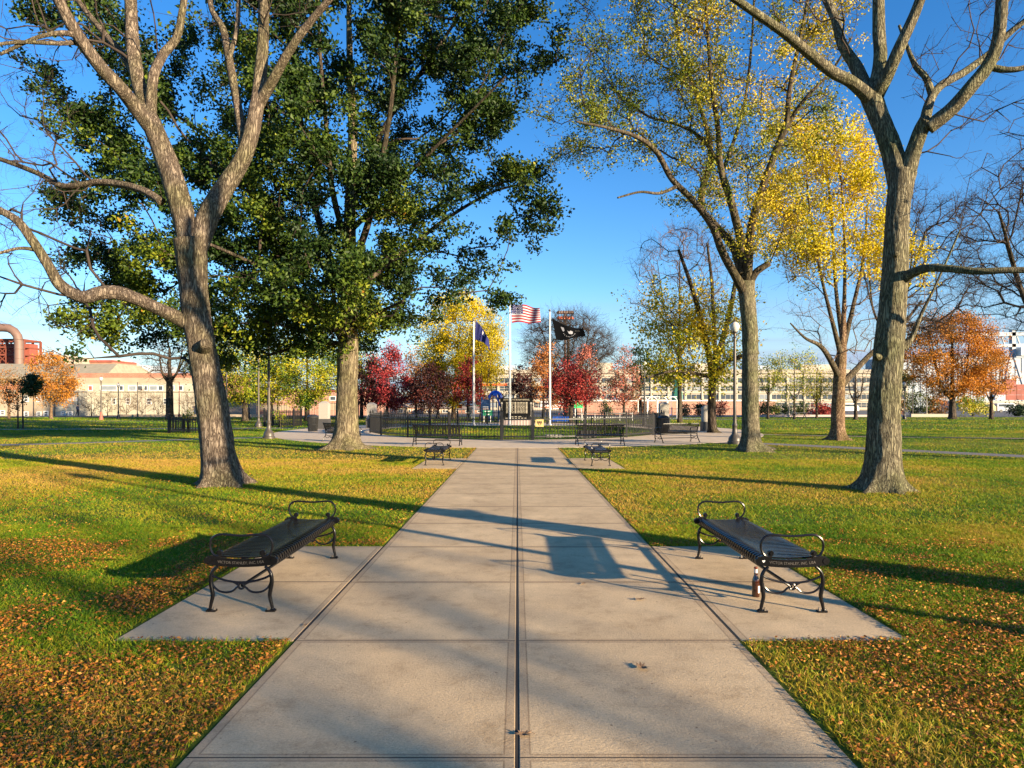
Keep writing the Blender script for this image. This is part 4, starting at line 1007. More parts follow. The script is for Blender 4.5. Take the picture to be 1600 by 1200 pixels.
# ---------------------------------------------------------------- flagpoles and flags
FY = 54.0
def flagpole(u, vt, lb, Y=FY):
    p = P(u, vt, Y); t = thing('flagpole', lb, 'flagpole', (p.x, Y, 0), 0, 'white flagpoles'); h = p.z
    mb = MB(); mb.lathe([(0.20, -0.02), (0.20, 0.06), (0.10, 0.10), (0.085, 0.5), (0.078, h * 0.4), (0.045, h - 0.12), (0.04, h - 0.1)], n=16); mb.build('pole', M['pole'], t, smooth=True)
    mb = MB(); mb.lathe([(0.02, h - 0.1), (0.04, h - 0.08), (0.09, h), (0.065, h + 0.08), (0.005, h + 0.11)], n=12); mb.build('finial', M['bolt'], t, smooth=True)
    mb = MB(); mb.tube([(0.13, -0.02, 1.2), (0.09, -0.02, h * 0.5), (0.075, 0, h - 0.15)], 0.008, 4); mb.build('halyard', M['white'], t)
flagpole(740, 500, 'left white flagpole flying the limp blue flag'); flagpole(796.5, 468, 'middle and tallest white flagpole flying the striped flag'); flagpole(859, 485, 'right white flagpole flying the black flag')
def clothmat(name, c):
    return plain(name, c, 0.9, 0, 0.05, 3, 0, 0.05)
M['f_red'] = clothmat('flag_red', (0.26, 0.014, 0.022)); M['f_white'] = clothmat('flag_white', (0.40, 0.39, 0.42)); M['f_blue'] = clothmat('flag_blue', (0.035, 0.04, 0.13))
M['f_black'] = clothmat('flag_black', (0.003, 0.0035, 0.005)); M['f_navy'] = clothmat('flag_state', (0.028, 0.032, 0.12))
def flag(name, lb, corners, nx, ny, matf, mats, wave, Y=FY, edge_top=None, edge_bot=None):
    """corners in photo pixels TL TR BL BR at distance Y; wave(s,t) gives depth in m; the grid is a real waving sheet"""
    TL, TR, BL, BR = corners; mb = MB(); vs = []
    for j in range(ny + 1):
        for i in range(nx + 1):
            s, t = i / nx, j / ny
            tx = TL[0] + (TR[0] - TL[0]) * s; ty = TL[1] + (TR[1] - TL[1]) * s + (edge_top(s) if edge_top else 0)
            bx = BL[0] + (BR[0] - BL[0]) * s; by = BL[1] + (BR[1] - BL[1]) * s + (edge_bot(s) if edge_bot else 0)
            p = P(tx + (bx - tx) * t, ty + (by - ty) * t, Y); vs.append(Vector((p.x, Y + wave(s, t), p.z)))
    fs = []; mi = []
    for j in range(ny):
        for i in range(nx):
            a = j * (nx + 1) + i; fs.append((a, a + nx + 1, a + nx + 2, a + 1)); mi.append(matf((i + 0.5) / nx, (j + 0.5) / ny))
    n0 = len(vs); vs2 = vs + [v + Vector((0, 0.012, 0)) for v in vs]; f2 = fs + [tuple(n0 + i for i in reversed(f)) for f in fs]
    mb.add(vs2, f2); mb.Mi = mi + mi
    org = (vs[0].x, Y, vs[0].z); o = mb.build(name, mats, smooth='all', origin=org); tag(o, lb, 'flag')
    grid = lambda s, t: vs[min(ny, int(round(t * ny))) * (nx + 1) + min(nx, int(round(s * nx)))] - Vector(org)
    return o, grid
wv = lambda s, t: 0.16 * math.sin(s * 11 + t * 1.5) * (0.3 + s)
us, ug = flag('american_flag', 'striped American flag streaming right from the middle pole', ((798, 473), (843, 481.5), (800, 504.5), (845, 504)), 52, 39,
          lambda s, t: 2 if (s < 0.40 and t < 7 / 13) else (0 if int(t * 13) % 2 == 0 else 1), [M['f_red'], M['f_white'], M['f_blue']], wv,
          edge_top=lambda s: 1.0 * math.sin(s * 9), edge_bot=lambda s: -1.2 * math.sin(s * 7))
mb = MB()
for r_ in range(9):
    for c_ in range(6 if r_ % 2 == 0 else 5):
        s = (c_ + (0.5 if r_ % 2 == 0 else 1.0)) / 6 * 0.40; t = (r_ + 0.5) / 9 * 7 / 13; q = ug(s, t) + Vector((0, -0.012, 0))
        pts = []
        for i in range(10):
            a = math.pi / 2 + i * math.pi / 5; rr = 0.045 if i % 2 == 0 else 0.018; pts.append(q + Vector((rr * math.cos(a), 0, rr * math.sin(a))))
        mb.add(pts + [q], [(10, i, (i + 1) % 10) for i in range(10)])
mb.build('stars', M['f_white'], us)
pw, pg = flag('black_flag', 'black POW MIA flag with white emblem streaming from the right pole', ((862.5, 497), (911, 513), (869, 531), (915.5, 527)), 40, 26, lambda s, t: 0, [M['f_black']],
          lambda s, t: 0.14 * math.sin(s * 10 + t) * s, edge_top=lambda s: 4.5 * math.sin(s * math.pi) ** 1.0 * (1 if s > 0 else 0), edge_bot=lambda s: 1.5 * math.sin(s * 6))
mb = MB()
def patch(mb, g, poly, k=0.014):
    mb.add([g(s, t) + Vector((0, -k, 0)) for s, t in poly], [tuple(range(len(poly)))])
patch(mb, pg, [(0.24, 0.24), (0.34, 0.24), (0.34, 0.42), (0.30, 0.50), (0.27, 0.42)])
patch(mb, pg, [(0.44, 0.40), (0.50, 0.46), (0.56, 0.34), (0.62, 0.44), (0.60, 0.62), (0.54, 0.66), (0.48, 0.60)])
for i in range(9):
    a = R(200 + i * 17.5); s, t = 0.48 + 0.20 * math.cos(a), 0.50 - 0.34 * math.sin(a); q = pg(s, t) + Vector((0, -0.014, 0))
    mb.add([q + Vector((dx, 0, dz)) for dx, dz in ((-0.05, 0), (0, -0.025), (0.05, 0), (0, 0.025))], [(0, 1, 2, 3)])
mb.build('emblem', plain('emblem_grey', (0.24, 0.25, 0.29), 0.8), pw)
me_t = text_mesh('POW MIA', 0.16, 0.0); q = pg(0.86, 0.35)
me_t.transform(Matrix.Translation(q + Vector((0, -0.03, 0))) @ Matrix.Rotation(R(90), 4, 'X')); me_t.materials.append(plain('emblem_dim', (0.05, 0.05, 0.05), 0.8)); link(bpy.data.objects.new('lettering', me_t), pw)
bl, bgd = flag('blue_flag', 'limp dark blue flag drooping from the left pole', ((743, 501), (764, 531), (741.5, 530.5), (765.5, 544)), 24, 18, lambda s, t: 1 if (0.5 < s < 0.66 and 0.18 < t < 0.42) else 0, [M['f_navy'], M['f_white']],
          lambda s, t: 0.22 * math.sin(s * 13 + t * 2) * s, edge_top=lambda s: -3.5 * math.sin(s * math.pi), edge_bot=lambda s: -3 * math.sin(s * math.pi) + (4 if s > 0.9 else 0))

# ---------------------------------------------------------------- tree guards (small square fences with saplings)
def guard(u0, u1, Y, h, lb, depth=1.7, red=False):
    x0, x1 = P(u0, 0, Y).x, P(u1, 0, Y).x; t = thing('tree_guard', lb, 'fence', ((x0 + x1) / 2, Y, 0), 0, 'square picket guards round saplings'); w_ = (x1 - x0) / 2
    cs = [(-w_, 0), (w_, 0), (w_, depth), (-w_, depth)]
    for a, b in zip(cs, cs[1:] + cs[:1]):
        mb = MB(); fence_panel(mb, a, b, h, max(6, int(math.hypot(a[0] - b[0], a[1] - b[1]) / 0.15)), finial=False); mb.build('panel', M['fence_black'], t); fence_post(*a, h + 0.03, 0.12, t, M['fence_black'])
guard(264, 312, 38.6, 0.95, 'black picket guard round a yellow sapling, left of the big left trunk')
guard(413, 459, 50, 1.25, 'black picket guard behind the two left lamps')
# long black fence by the brick building
lf = thing('street_fence', 'long black picket fence in front of the brick building behind the left trees', 'fence', (0, 0, 0))
for u0, u1 in ((434, 470), (470, 505), (505, 560), (560, 600)):
    a, b = P(u0, 0, 84).x, P(u1, 0, 84).x; mb = MB(); fence_panel(mb, (a, 84), (b, 84), 2.0, int((b - a) / 0.3), finial=False); mb.build('panel', M['fence_black'], lf); fence_post(a, 84, 2.1, 0.12, lf, M['fence_black'])
# playground chain-link fence behind the memorial
pf = thing('playground_fence', 'tall dark mesh fence around the playground beyond the memorial', 'fence', (0, 0, 0))
for i in range(11):
    u0, u1 = 600 + i * 50, 650 + i * 50; a, b = P(u0, 0, 76).x, P(u1, 0, 76).x; mb = MB()
    for z in (0.05, 1.2 if i > 6 else 1.9): mb.bar((a, 76, z), (b, 76, z), 0.05, 0.05)
    for q in range(int((b - a) / 0.24)):
        x = a + q * 0.24; mb.bar((x, 76, 0.05), (x, 76, 1.2 if i > 6 else 1.9), 0.015, 0.015)
    mb.build('mesh_panel', M['fence_black'], pf); fence_post(a, 76, 1.3 if i > 6 else 2.0, 0.10, pf, M['lamp_dark'])
# ---------------------------------------------------------------- buildings
def px(Y): return Y / F
def X_(u, Y): return (u - CX) * Y / F
def Z_(v, Y): return CH - (v - HY) * Y / F
def bld(name, lb, u0, u1, vt, Y, depth, mat, cat='building', z0=-0.1):
    x0, x1 = X_(u0, Y), X_(u1, Y); t = thing(name, lb, cat, ((x0 + x1) / 2, Y, 0)); w_ = (x1 - x0) / 2; z = Z_(vt, Y)
    mb = MB(); mb.box(-w_, w_, 0, depth, z0, z); mb.build('wall', M[mat], t)
    return t, w_, z
def window(t, x0, x1, z0, z1, fr='white', gl='glass', fw=0.09, nm=0, nh=0, sub=True, y=0.0, proud=0.05):
    mb = MB()
    mb.box(x0, x1, y - proud, y + 0.02, z1 - fw, z1); mb.box(x0, x1, y - proud - 0.03, y + 0.02, z0, z0 + fw)
    mb.box(x0, x0 + fw, y - proud, y + 0.02, z0 + fw + .001, z1 - fw - .001); mb.box(x1 - fw, x1, y - proud, y + 0.02, z0 + fw + .001, z1 - fw - .001)
    for i in range(nm):
        x = x0 + (x1 - x0) * (i + 1) / (nm + 1); mb.box(x - fw / 3, x + fw / 3, y - proud + 0.01, y + 0.02, z0 + fw + .001, z1 - fw - .001)
    for i in range(nh):
        z = z0 + (z1 - z0) * (i + 1) / (nh + 1); mb.box(x0 + fw + .001, x1 - fw - .001, y - proud + 0.005, y + 0.015, z - fw / 3, z + fw / 3)
    nfr = len(mb.Fc)
    if sub:
        f = mb.build('window', M[fr], t); m2 = MB(); m2.box(x0 + fw * 0.8, x1 - fw * 0.8, y - 0.012, y + 0.01, z0 + fw * 0.8, z1 - fw * 0.8); m2.build('pane', M[gl], f)
    else:
        mb.box(x0 + fw * 0.8, x1 - fw * 0.8, y - 0.012, y + 0.01, z0 + fw * 0.8, z1 - fw * 0.8, 1); mb.build('window', [M[fr], M[gl]], t)
def winrow(t, Y, cxs, u_c, vt, vb, w_px, **k):
    for u in cxs:
        x = X_(u, Y) - X_(u_c, Y); h = w_px * px(Y) / 2; window(t, x - h, x + h, Z_(vb, Y), Z_(vt, Y), **k)
# left: long beige-roofed brick building
Y = 112.0
t, w_, z = bld('long_building', 'long brick building with a beige panelled roof on the far left', -110, 165, 589, Y, 18, 'brick')
mb = MB(); z1 = Z_(565.5, Y); mb.add([(-w_ - .3, -0.6, z + 0.02), (w_ + .3, -0.6, z + 0.02), (w_ - 1, 5, z1), (-w_, 5, z1), (w_ + .3, 18, z + .02), (-w_, 18, z + .02), (w_ - 1, 12, z1), (-w_, 12, z1)],
      [(0, 1, 2, 3), (1, 4, 6, 2), (3, 2, 6, 7), (4, 5, 7, 6), (0, 3, 7, 5)]); mb.build('roof', M['beige_roof'], t)
mb = MB(); mb.box(-w_ - .4, w_ + .4, -0.75, 0.4, z - 0.45, z + 0.015)
for i in range(60): x = -w_ + i * 2 * w_ / 60; mb.box(x, x + 0.22, -0.6, -0.002, z - 0.85, z - 0.453)
mb.build('cornice', M['beige_roof'], t)
for u in (2, 18, 33, 48, 70, 96, 120, 142): x = X_(u, Y) - t.location.x; window(t, x - .45, x + .45, Z_(600, Y), Z_(592, Y))
# brick/white building right of it
Y = 108.0
t, w_, z = bld('flat_roofed_building', 'white walled building with a brick parapet and wide windows left of the big trunk', 121, 330, 583, Y, 16, 'brick')
mb = MB(); mb.box(-w_ - 0.05, w_ + 0.05, -0.35, -0.003, Z_(599, Y), Z_(590.5, Y)); mb.build('stone_band', M['cream'], t)
mb = MB(); mb.box(-w_ - 0.1, w_ + 0.1, -0.6, -0.004, 0, Z_(599.2, Y)); mb.box(-w_ - 0.2, w_ + 0.2, -0.85, 0.1, Z_(612.5, Y), Z_(611, Y)); mb.build('white_wall', M['pale'], t)
for u, ww, gl in ((145, 7, 'cont_red'), (173, 26, 'glass_lt'), (193, 7, 'glass'), (210, 13, 'glass_lt'), (222, 9, 'glass'), (231, 6, 'glass'), (243, 13, 'glass_lt'), (254, 8, 'glass'), (272, 8, 'glass_lt'), (285, 8, 'glass')):
    x = X_(u, Y) - t.location.x; h = ww * px(Y) / 2; window(t, x - h, x + h, Z_(610.5, Y), Z_(602.5, Y), gl=gl, y=-0.6)
mb = MB()
for i in range(16): x = -w_ + (i + .5) * 2 * w_ / 16; mb.box(x - .06, x + .06, -0.66, -0.604, 0.1, Z_(613, Y))
mb.build('wall_ribs', M['white_wall'], t)
for u in (137, 158, 181, 204, 236, 262): x = X_(u, Y) - t.location.x; window(t, x - .4, x + .4, Z_(632, Y), Z_(622, Y), y=-0.6, nh=1)
# small houses in front
Y = 99.0
for nm, lb, u0, u1, vt, mt, wins in (
    ('house', 'tan clapboard house at the far left edge, white framed windows', -70, 55, 612, 'cream2', [(-30, 641, 649), (4, 641, 649), (-30, 620, 628), (41, 618, 628), (41, 643, 651)]),
    ('house', 'cream house left of the orange tree trunk with two low windows', 55, 87, 614, 'cream', [(61, 619, 628), (61, 643, 651), (72, 642, 651)]),
    ('house', 'pale mint house behind the walking person', 87, 124, 613, 'pale', [(110, 621, 626), (118, 621, 626), (99, 643, 649), (110, 643, 649)])):
    t, w_, z = bld(nm, lb, u0, u1, vt, Y, 7, mt); t['group'] = 'small houses behind the left lawn'
    mb = MB(); mb.box(-w_ - .1, w_ + .1, -0.3, 7.2, z + .002, z + 0.25); mb.build('roof', M['offwhite'], t)
    for u, a, b in wins: x = X_(u, Y) - t.location.x; window(t, x - .36, x + .36, Z_(b, Y), Z_(a, Y), nh=1, fw=0.12)
    mb = MB(); mb.tube([(w_ - .15, -0.07, 0), (w_ - .15, -0.07, z)], 0.06, 6); mb.build('downpipe', M['lamp_bronze'], t)
# stone retaining wall + low wall
Y = 93.0
mb = MB(); x0, x1 = X_(185, Y), X_(420, Y); mb.box(0, x1 - x0, 0, 0.5, -0.1, 0.32); o = mb.build('low_wall', M['cream']); o.location = (x0, Y, 0); tag(o, 'long low pale wall edging the far side of the left lawn', 'wall')
Y = 104.0
t, w_, z = bld('stone_wall', 'brown fieldstone wall behind the trunks left of the oak', 330, 400, 625, Y, 1, 'stone', 'wall')
mb = MB(); mb.box(-w_ - .1, w_ + .1, -0.1, 1.1, z + .002, z + 0.2); mb.build('coping', M['cream'], t)
Y = 107.0
t, w_, z = bld('brick_building', 'red brick building with cream panels behind the yellow green trees', 392, 596, 612, Y, 14, 'brick_pink')
mb = MB(); mb.box(-w_ - .1, w_ + .1, -0.2, 14.2, z + .002, z + 0.3); mb.build('roof', M['rust'], t)
for u0, u1, a, b in ((396, 453, 633, 641), (466, 486, 632, 641), (510, 560, 630, 641)):
    mb = MB(); c = t.location.x; mb.box(X_(u0, Y) - c, X_(u1, Y) - c, -0.06, -0.003, Z_(b, Y), Z_(a, Y)); mb.build('cream_panel', M['cream'], t)
for u in (404, 420, 436, 474, 520, 548): x = X_(u, Y) - c; window(t, x - .5, x + .5, Z_(626, Y), Z_(619, Y))
# gabled houses beyond
for i, (u0, u1, ve, vr, wm, Y, lb) in enumerate(((592, 634, 636, 627, 'cream', 121, 'low cream house with a brown gable under the red maple'), (630, 668, 637, 628, 'brick_pink', 124, 'low brick house with a brown gable under the maroon tree'), (662, 704, 638, 631, 'cream2', 122, 'low tan house with a brown gable left of the yellow tree trunk'), (700, 762, 640, 634, 'brick_pink', 126, 'long low pink brick house left of the playground slide'))):
    t, w_, z = bld('house', lb, u0, u1, ve, Y, 8, wm); zr = Z_(vr, Y)
    mb = MB(); mb.add([(-w_ - .4, -0.4, z), (w_ + .4, -0.4, z), (w_ + .4, 8.4, z), (-w_ - .4, 8.4, z), (-w_ * 0.3, 4, zr), (w_ * 0.3, 4, zr)], [(0, 1, 5, 4), (1, 2, 5), (2, 3, 4, 5), (3, 0, 4)]); mb.build('roof', M['stone'], t)
    for q in (-.6, 0, .6): window(t, q * w_ - .5, q * w_ + .5, 0.2, max(0.7, z - 0.25), nm=1)
# long low brick building behind the swings
Y = 112.0
t, w_, z = bld('low_brick_building', 'long low pink brick wall of a building behind the swings', 898, 1212, 627, Y, 10, 'brick_pink')
mb = MB(); mb.box(-w_ - .1, w_ + .1, -0.25, 10.2, z + .002, z + 0.18); mb.build('roof_edge', M['white'], t)
# great white industrial block
Y = 212.0
t, w_, z = bld('white_factory', 'long white many windowed industrial block across the centre background', 752, 1416, 579, Y, 30, 'offwhite')
c = t.location.x; nb = 25; bw = 2 * w_ / nb
mb = MB()
for i in range(nb + 1): x = -w_ + i * bw; mb.box(x - 0.28, x + 0.28, -0.35, -0.003, 0, z - 0.9)
for r_ in range(5): zz = 2.6 * r_ + 0.2; mb.box(-w_ - .1, w_ + .1, -0.22, -0.004, zz, zz + 0.45)
mb.build('piers_and_bands', M['white_wall'], t)
mb = MB(); mb.box(-w_ - .3, w_ + .3, -0.5, 30.3, z - 0.88, z + 0.3); mb.build('parapet', M['offwhite'], t)
for r_ in range(4):
    for i in range(nb):
        x = -w_ + i * bw; window(t, x + 0.33, x + bw - 0.33, 2.6 * r_ + 0.75, 2.6 * r_ + 2.5, fr='white_wall', nm=2, nh=0 if r_ % 2 else 1, fw=0.16, sub=False, gl='glass' if (i * 7 + r_ * 3) % 5 else 'glass_lt')
for i, (u, w2, h2) in enumerate(((790, 3, 1.4), (836, 2, 1.0), (905, 6, 1.2), (948, 2.5, 2.4), (1010, 5, 1.5), (1105, 3, 2.2), (1190, 4, 1.5), (1290, 6, 1.8))):
    x = X_(u, Y) - c; mb = MB(); mb.box(x - w2, x + w2, 4, 9, z + .3, z + .3 + h2); mb.build('rooftop_unit', M['white_wall' if i % 2 else 'grey_panel'], t)
mb = MB()
for i in range(16): x = X_(786 + i * 7, Y) - c; mb.box(x - .07, x + .07, 1, 1.15, z + .3, z + 1.6)
mb.build('roof_posts', M['white'], t)
for i, (u, v) in enumerate(((770, 600), (860, 604))):
    mb = MB(); x = X_(u, Y) - c; mb.box(x - 3.5, x + 4.5, -0.42, -0.36, Z_(v + 2.6, Y), Z_(v - 0.6, Y)); mb.build('red_banner', M['orange_sign'], t)
# green copper tower
Y = 190.0; x = X_(1058, Y)
mb = MB(); mb.lathe([(1.5, 0), (1.5, Z_(612, Y)), (1.1, Z_(611, Y)), (1.0, Z_(596, Y)), (1.3, Z_(595, Y)), (0.1, Z_(586, Y))], n=8); o = mb.build('green_tower', M['copper_green']); o.location = (x, Y, 0); tag(o, 'green tower like structure before the white factory above the swings', 'tower')
# white round tank / pavilion
Y = 118.0; t = thing('domed_pavilion', 'small white round pavilion with a low dome behind the fence', 'pavilion', (X_(966, Y), Y, 0)); r_ = 17 * px(Y)
mb = MB(); mb.lathe([(r_, 0), (r_, Z_(628, Y))], n=20); mb.build('wall', M['pale'], t)
mb = MB()
for i in range(14): a = 2 * math.pi * i / 14; mb.tube([(1.08 * r_ * math.cos(a), 1.08 * r_ * math.sin(a), 0), (1.08 * r_ * math.cos(a), 1.08 * r_ * math.sin(a), Z_(628.5, Y))], 0.09, 6)
mb.build('columns', M['white'], t)
mb = MB(); mb.lathe([(r_ * 1.15, Z_(628, Y) + .01), (r_ * 1.1, Z_(626.5, Y)), (r_ * 0.8, Z_(624, Y)), (r_ * 0.4, Z_(622, Y)), (0.01, Z_(621.2, Y))], n=20); mb.build('dome', M['lt_grey'], t, smooth=True)
# bus
Y = 196.0; t = thing('camper_bus', 'white bus with dark windows parked behind the right flagpole', 'bus', (X_(863, Y), Y, 0)); zb_, zt_ = Z_(641, Y), Z_(627, Y)
mb = MB(); mb.box(-3.4, 3.4, 0, 2.3, zb_ + .35, zt_); mb.build('body', M['white'], t)
mb = MB(); mb.box(-2.9, 0.4, -0.02, 0.0, zt_ - 1.0, zt_ - .35); mb.box(0.7, 2.9, -0.02, 0, zt_ - 1.0, zt_ - .35); mb.build('windows', M['glass'], t)
mb = MB(); mb.box(-3.3, 3.3, -0.03, -0.001, zb_ + .7, zb_ + 1.0); mb.build('stripe', M['orange_sign'], t)
for s in (-2.2, 2.3): mb = MB(); mb.tube([(s, -0.05, zb_ + .4), (s, 0.3, zb_ + .4)], 0.42, 14); mb.build('wheel', M['fence_black'], t)
# pipes and steel frame on the far left
Y = 165.0; t = thing('pipe_arch', 'fat brown industrial duct bending down beside a rusty steel frame on the far left', 'pipe', (X_(10, Y), Y, 0)); c = t.location.x
mb = MB(); path = [(-60, 512), (5, 512), (14, 513), (22, 517.5), (27.5, 525), (29.5, 535), (30, 650)]
mb.tube([(X_(u, Y) - c, 0, Z_(v, Y)) for u, v in path], 6.3 * px(Y), 20); mb.build('duct', M['pipe'], t, smooth=True)
for v in (530, 545, 560): mb = MB(); mb.tube([(X_(30, Y) - c, 0, Z_(v, Y)), (X_(30, Y) - c, 0, Z_(v + .7, Y))], 6.8 * px(Y), 20); mb.build('flange', M['pipe'], t)
t = thing('steel_frame', 'rust red steel frame with braces under the duct on the far left', 'steel frame', (X_(5, Y), Y + 3, 0)); c = t.location.x
xs = [X_(u, Y) - c for u in (-46, -32, -18, -4, 10, 23)]; mb = MB()
for x in xs:
    for y in (0, 6): mb.box(x - .22, x + .22, y - .22, y + .22, 0, Z_(529, Y))
mb.build('columns', M['rust'], t); mb = MB()
for v in (529, 541, 553):
    for y in (0, 6): mb.box(xs[0], xs[-1], y - .2, y + .2, Z_(v, Y) - .2, Z_(v, Y) + .25)
    for x in xs: mb.box(x - .15, x + .15, 0, 6, Z_(v, Y) - .15, Z_(v, Y) + .2)
mb.build('beams', M['rust'], t); mb = MB()
for a, b in zip(xs, xs[1:]):
    for v0, v1 in ((541, 529), (553, 541), (566, 553)): mb.bar((a, 0, Z_(v0, Y)), (b, 0, Z_(v1, Y)), .16, .16); mb.bar((b, 0, Z_(v0, Y)), (a, 0, Z_(v1, Y)), .16, .16)
mb.build('braces', M['rust'], t)
mb = MB(); mb.box(xs[0], xs[-1], 2, 5, 0, Z_(534, Y)); mb.build('inner_vessel', M['cont_red'], t)
t, w_, z = bld('framed_building', 'pale open framed building beyond the beige roof on the left', 38, 103, 555, 180, 12, 'offwhite')
for r_ in range(2):
    for i in range(8): x = -w_ + (i + .15) * 2 * w_ / 8; window(t, x, x + 1.1, z - 1.1 - r_ * 1.5, z - 0.25 - r_ * 1.5, sub=False)
t, w_, z = bld('red_roofed_block', 'low red roofed block beyond the beige roof right of the orange tree', 103, 176, 566, 190, 12, 'brick'); mb = MB(); mb.box(-w_, w_, -0.3, 12, z + .002, z + .6); mb.build('roof', M['cont_red'], t)
# skyline
for i, (u0, u1, vt, mt, Y, lb, n) in enumerate(((174.5, 187, 562, 'tower_white', 620, 'white tower block on the skyline, tallest of the group', 4), (187.5, 191.5, 564, 'glass', 640, 'dark blue slab tower on the skyline between two pale ones', 0),
        (192, 198.5, 566.5, 'tower_tan', 620, 'tan tower block on the skyline', 3), (199, 222, 570, 'grey_panel', 700, 'grey slab block on the skyline right of the tan tower', 9), (228, 262, 572, 'lt_grey', 720, 'pale slab block on the skyline behind the dark bare trunk', 10), (60, 78, 557, 'tower_white', 520, 'white block on the skyline left of the orange tree', 5))):
    t, w_, z = bld('tower_block', lb, u0, u1, vt, Y, 20, mt)
    if n:
        for r_ in range(5):
            mb = MB()
            for k in range(n): x = -w_ + (k + .25) * 2 * w_ / n; mb.box(x, x + w_ / n, -0.15, -0.003, z - 2.2 - r_ * 3.2, z - 0.9 - r_ * 3.2)
            mb.build('window_row', M['glass'], t)
# gantry crane and port on the far right
Y = 300.0; k = px(Y)
t = thing('gantry_crane', 'huge pale grey port crane at the right edge behind the orange tree', 'crane', (X_(1580, Y), Y, 0)); c = t.location.x
def XX(u): return X_(u, Y) - c
mb = MB(); mb.bar((XX(1500), 0, Z_(524, Y)), (XX(1680), 0, Z_(520, Y)), 2, 1.6); mb.bar((XX(1530), 0, Z_(541, Y)), (XX(1680), 0, Z_(538, Y)), 2, 1.4)
for i in range(12): mb.bar((XX(1540 + i * 12), 0, Z_(523, Y)), (XX(1546 + i * 12), 0, Z_(540, Y)), .5, .5)
mb.build('boom', M['lt_grey'], t)
mb = MB(); mb.box(XX(1579), XX(1585), -1, 1, Z_(553, Y), Z_(516, Y)); mb.build('mast', M['lt_grey'], t)
for a, b in (((1580, 552), (1561, 640)), ((1583, 552), (1612, 640)), ((1640, 538), (1644, 640))): mb = MB(); mb.bar((XX(a[0]), 0, Z_(a[1], Y)), (XX(b[0]), 0, Z_(b[1] + 4, Y)), 1.0, 1.0); mb.build('leg', M['lt_grey'], t)
mb = MB(); mb.box(XX(1588), XX(1612), -3, 3, Z_(556, Y), Z_(544, Y)); mb.build('machinery_house', M['white'], t)
t, w_, z = bld('pale_shed', 'very large pale grey shed beyond the orange tree on the right', 1404, 1700, 556, 420, 40, 'lt_grey')
mb = MB()
for i in range(30): x = -w_ + (i + .5) * 2 * w_ / 30; mb.box(x - .15, x + .15, -0.3, -0.003, 0, z)
mb.box(-w_, w_, -0.6, 0.2, z - 1.2, z + .3); mb.build('cladding_ribs', M['lt_grey'], t)
conts = MB()
for r_ in range(4):
    for i in range(7):
        u = 1563 + i * 17; Y = 260.0
        if r_ == 3 and i in (0, 2, 3): continue
        x = X_(u, Y); z = Z_(625, Y) + r_ * 2.05; mb = MB(); w2 = 2.0
        mb.box(-w2, w2, 0, 2.4, 0, 1.95)
        for q in range(9): mb.box(-w2 + .15 + q * .44, -w2 + .32 + q * .44, -0.05, -0.002, 0.12, 1.83)
        o = mb.build('shipping_container', M['cont_red' if (i + r_) % 5 else 'grey_panel']); o.location = (x, Y, z)
        tag(o, ('rust red' if (i + r_) % 5 else 'grey blue') + ' shipping container stacked below the port crane', 'container', 'shipping containers below the crane ' + ('red' if (i + r_) % 5 else 'grey'))
t, w_, z = bld('white_warehouse', 'low white warehouse under the shipping containers on the right', 1500, 1700, 626.5, 255, 12, 'white_wall')
for i in range(12): x = -w_ + (i + .3) * 2 * w_ / 12; window(t, x, x + 1.4, 0.6, 2.0, sub=False, fw=.12)
Y = 150.0
for i, (u, col, lb) in enumerate(((1541, 'tan_sign', 'small yellow van parked right of the orange trees'), (1574, 'grey_panel', 'blue grey van parked near the right edge'), (1327, 'white', 'white van parked between the mottled trunk and the big right trunk'))):
    t = thing('van', lb, 'van', (X_(u, Y), Y, 0)); mb = MB(); mb.add([(-2.2, 0, .35), (2.2, 0, .35), (2.2, 0, 1.2), (1.5, 0, 2.0), (-2.2, 0, 2.0), (-2.2, 1.8, .35), (2.2, 1.8, .35), (2.2, 1.8, 1.2), (1.5, 1.8, 2.0), (-2.2, 1.8, 2.0)], [(0, 1, 2, 3, 4), (9, 8, 7, 6, 5), (0, 5, 6, 1), (1, 6, 7, 2), (2, 7, 8, 3), (3, 8, 9, 4), (4, 9, 5, 0)]); mb.build('body', M[col], t)
    mb = MB(); mb.box(-1.9, 1.3, -0.02, -0.001, 1.3, 1.8); mb.build('windows', M['glass'], t)
    for s in (-1.4, 1.4): mb = MB(); mb.tube([(s, -0.03, .34), (s, .2, .34)], .34, 12); mb.build('wheel', M['fence_black'], t)
mb = MB(); Y = 91.0; mb.box(0, X_(1484, Y) - X_(1424, Y), 0, .5, -.05, .42); o = mb.build('low_wall', M['offwhite']); o.location = (X_(1424, Y), Y, 0); tag(o, 'short low pale wall left of the orange tree trunk', 'wall')
mb = MB(); Y = 93.0; mb.box(0, X_(1400, Y) - X_(1190, Y), 0, .4, -.05, .28); o = mb.build('low_wall', M['granite_pink']); o.location = (X_(1190, Y), Y, 0); tag(o, 'long low pinkish wall behind the mottled trunk on the right', 'wall')
# hills
mb = MB(); rn = random.Random(8); pts = []
for i in range(81):
    x = -5200 + i * 130; pts.append((x, 40 + 45 * noise.noise(Vector((i * 0.13, 3, 0))) + 30 * math.exp(-((x + 3300) / 900) ** 2) + 12))
vs = [(x, 5600, -1) for x, z in pts] + [(x, 5900, z) for x, z in pts] + [(x, 6600, -1) for x, z in pts]; n = 81
mb.add(vs, [(i, i + 1, n + i + 1, n + i) for i in range(n - 1)] + [(n + i, n + i + 1, 2 * n + i + 1, 2 * n + i) for i in range(n - 1)]); o = mb.build('hills', M['hill'], smooth='all'); tag(o, kind='structure')

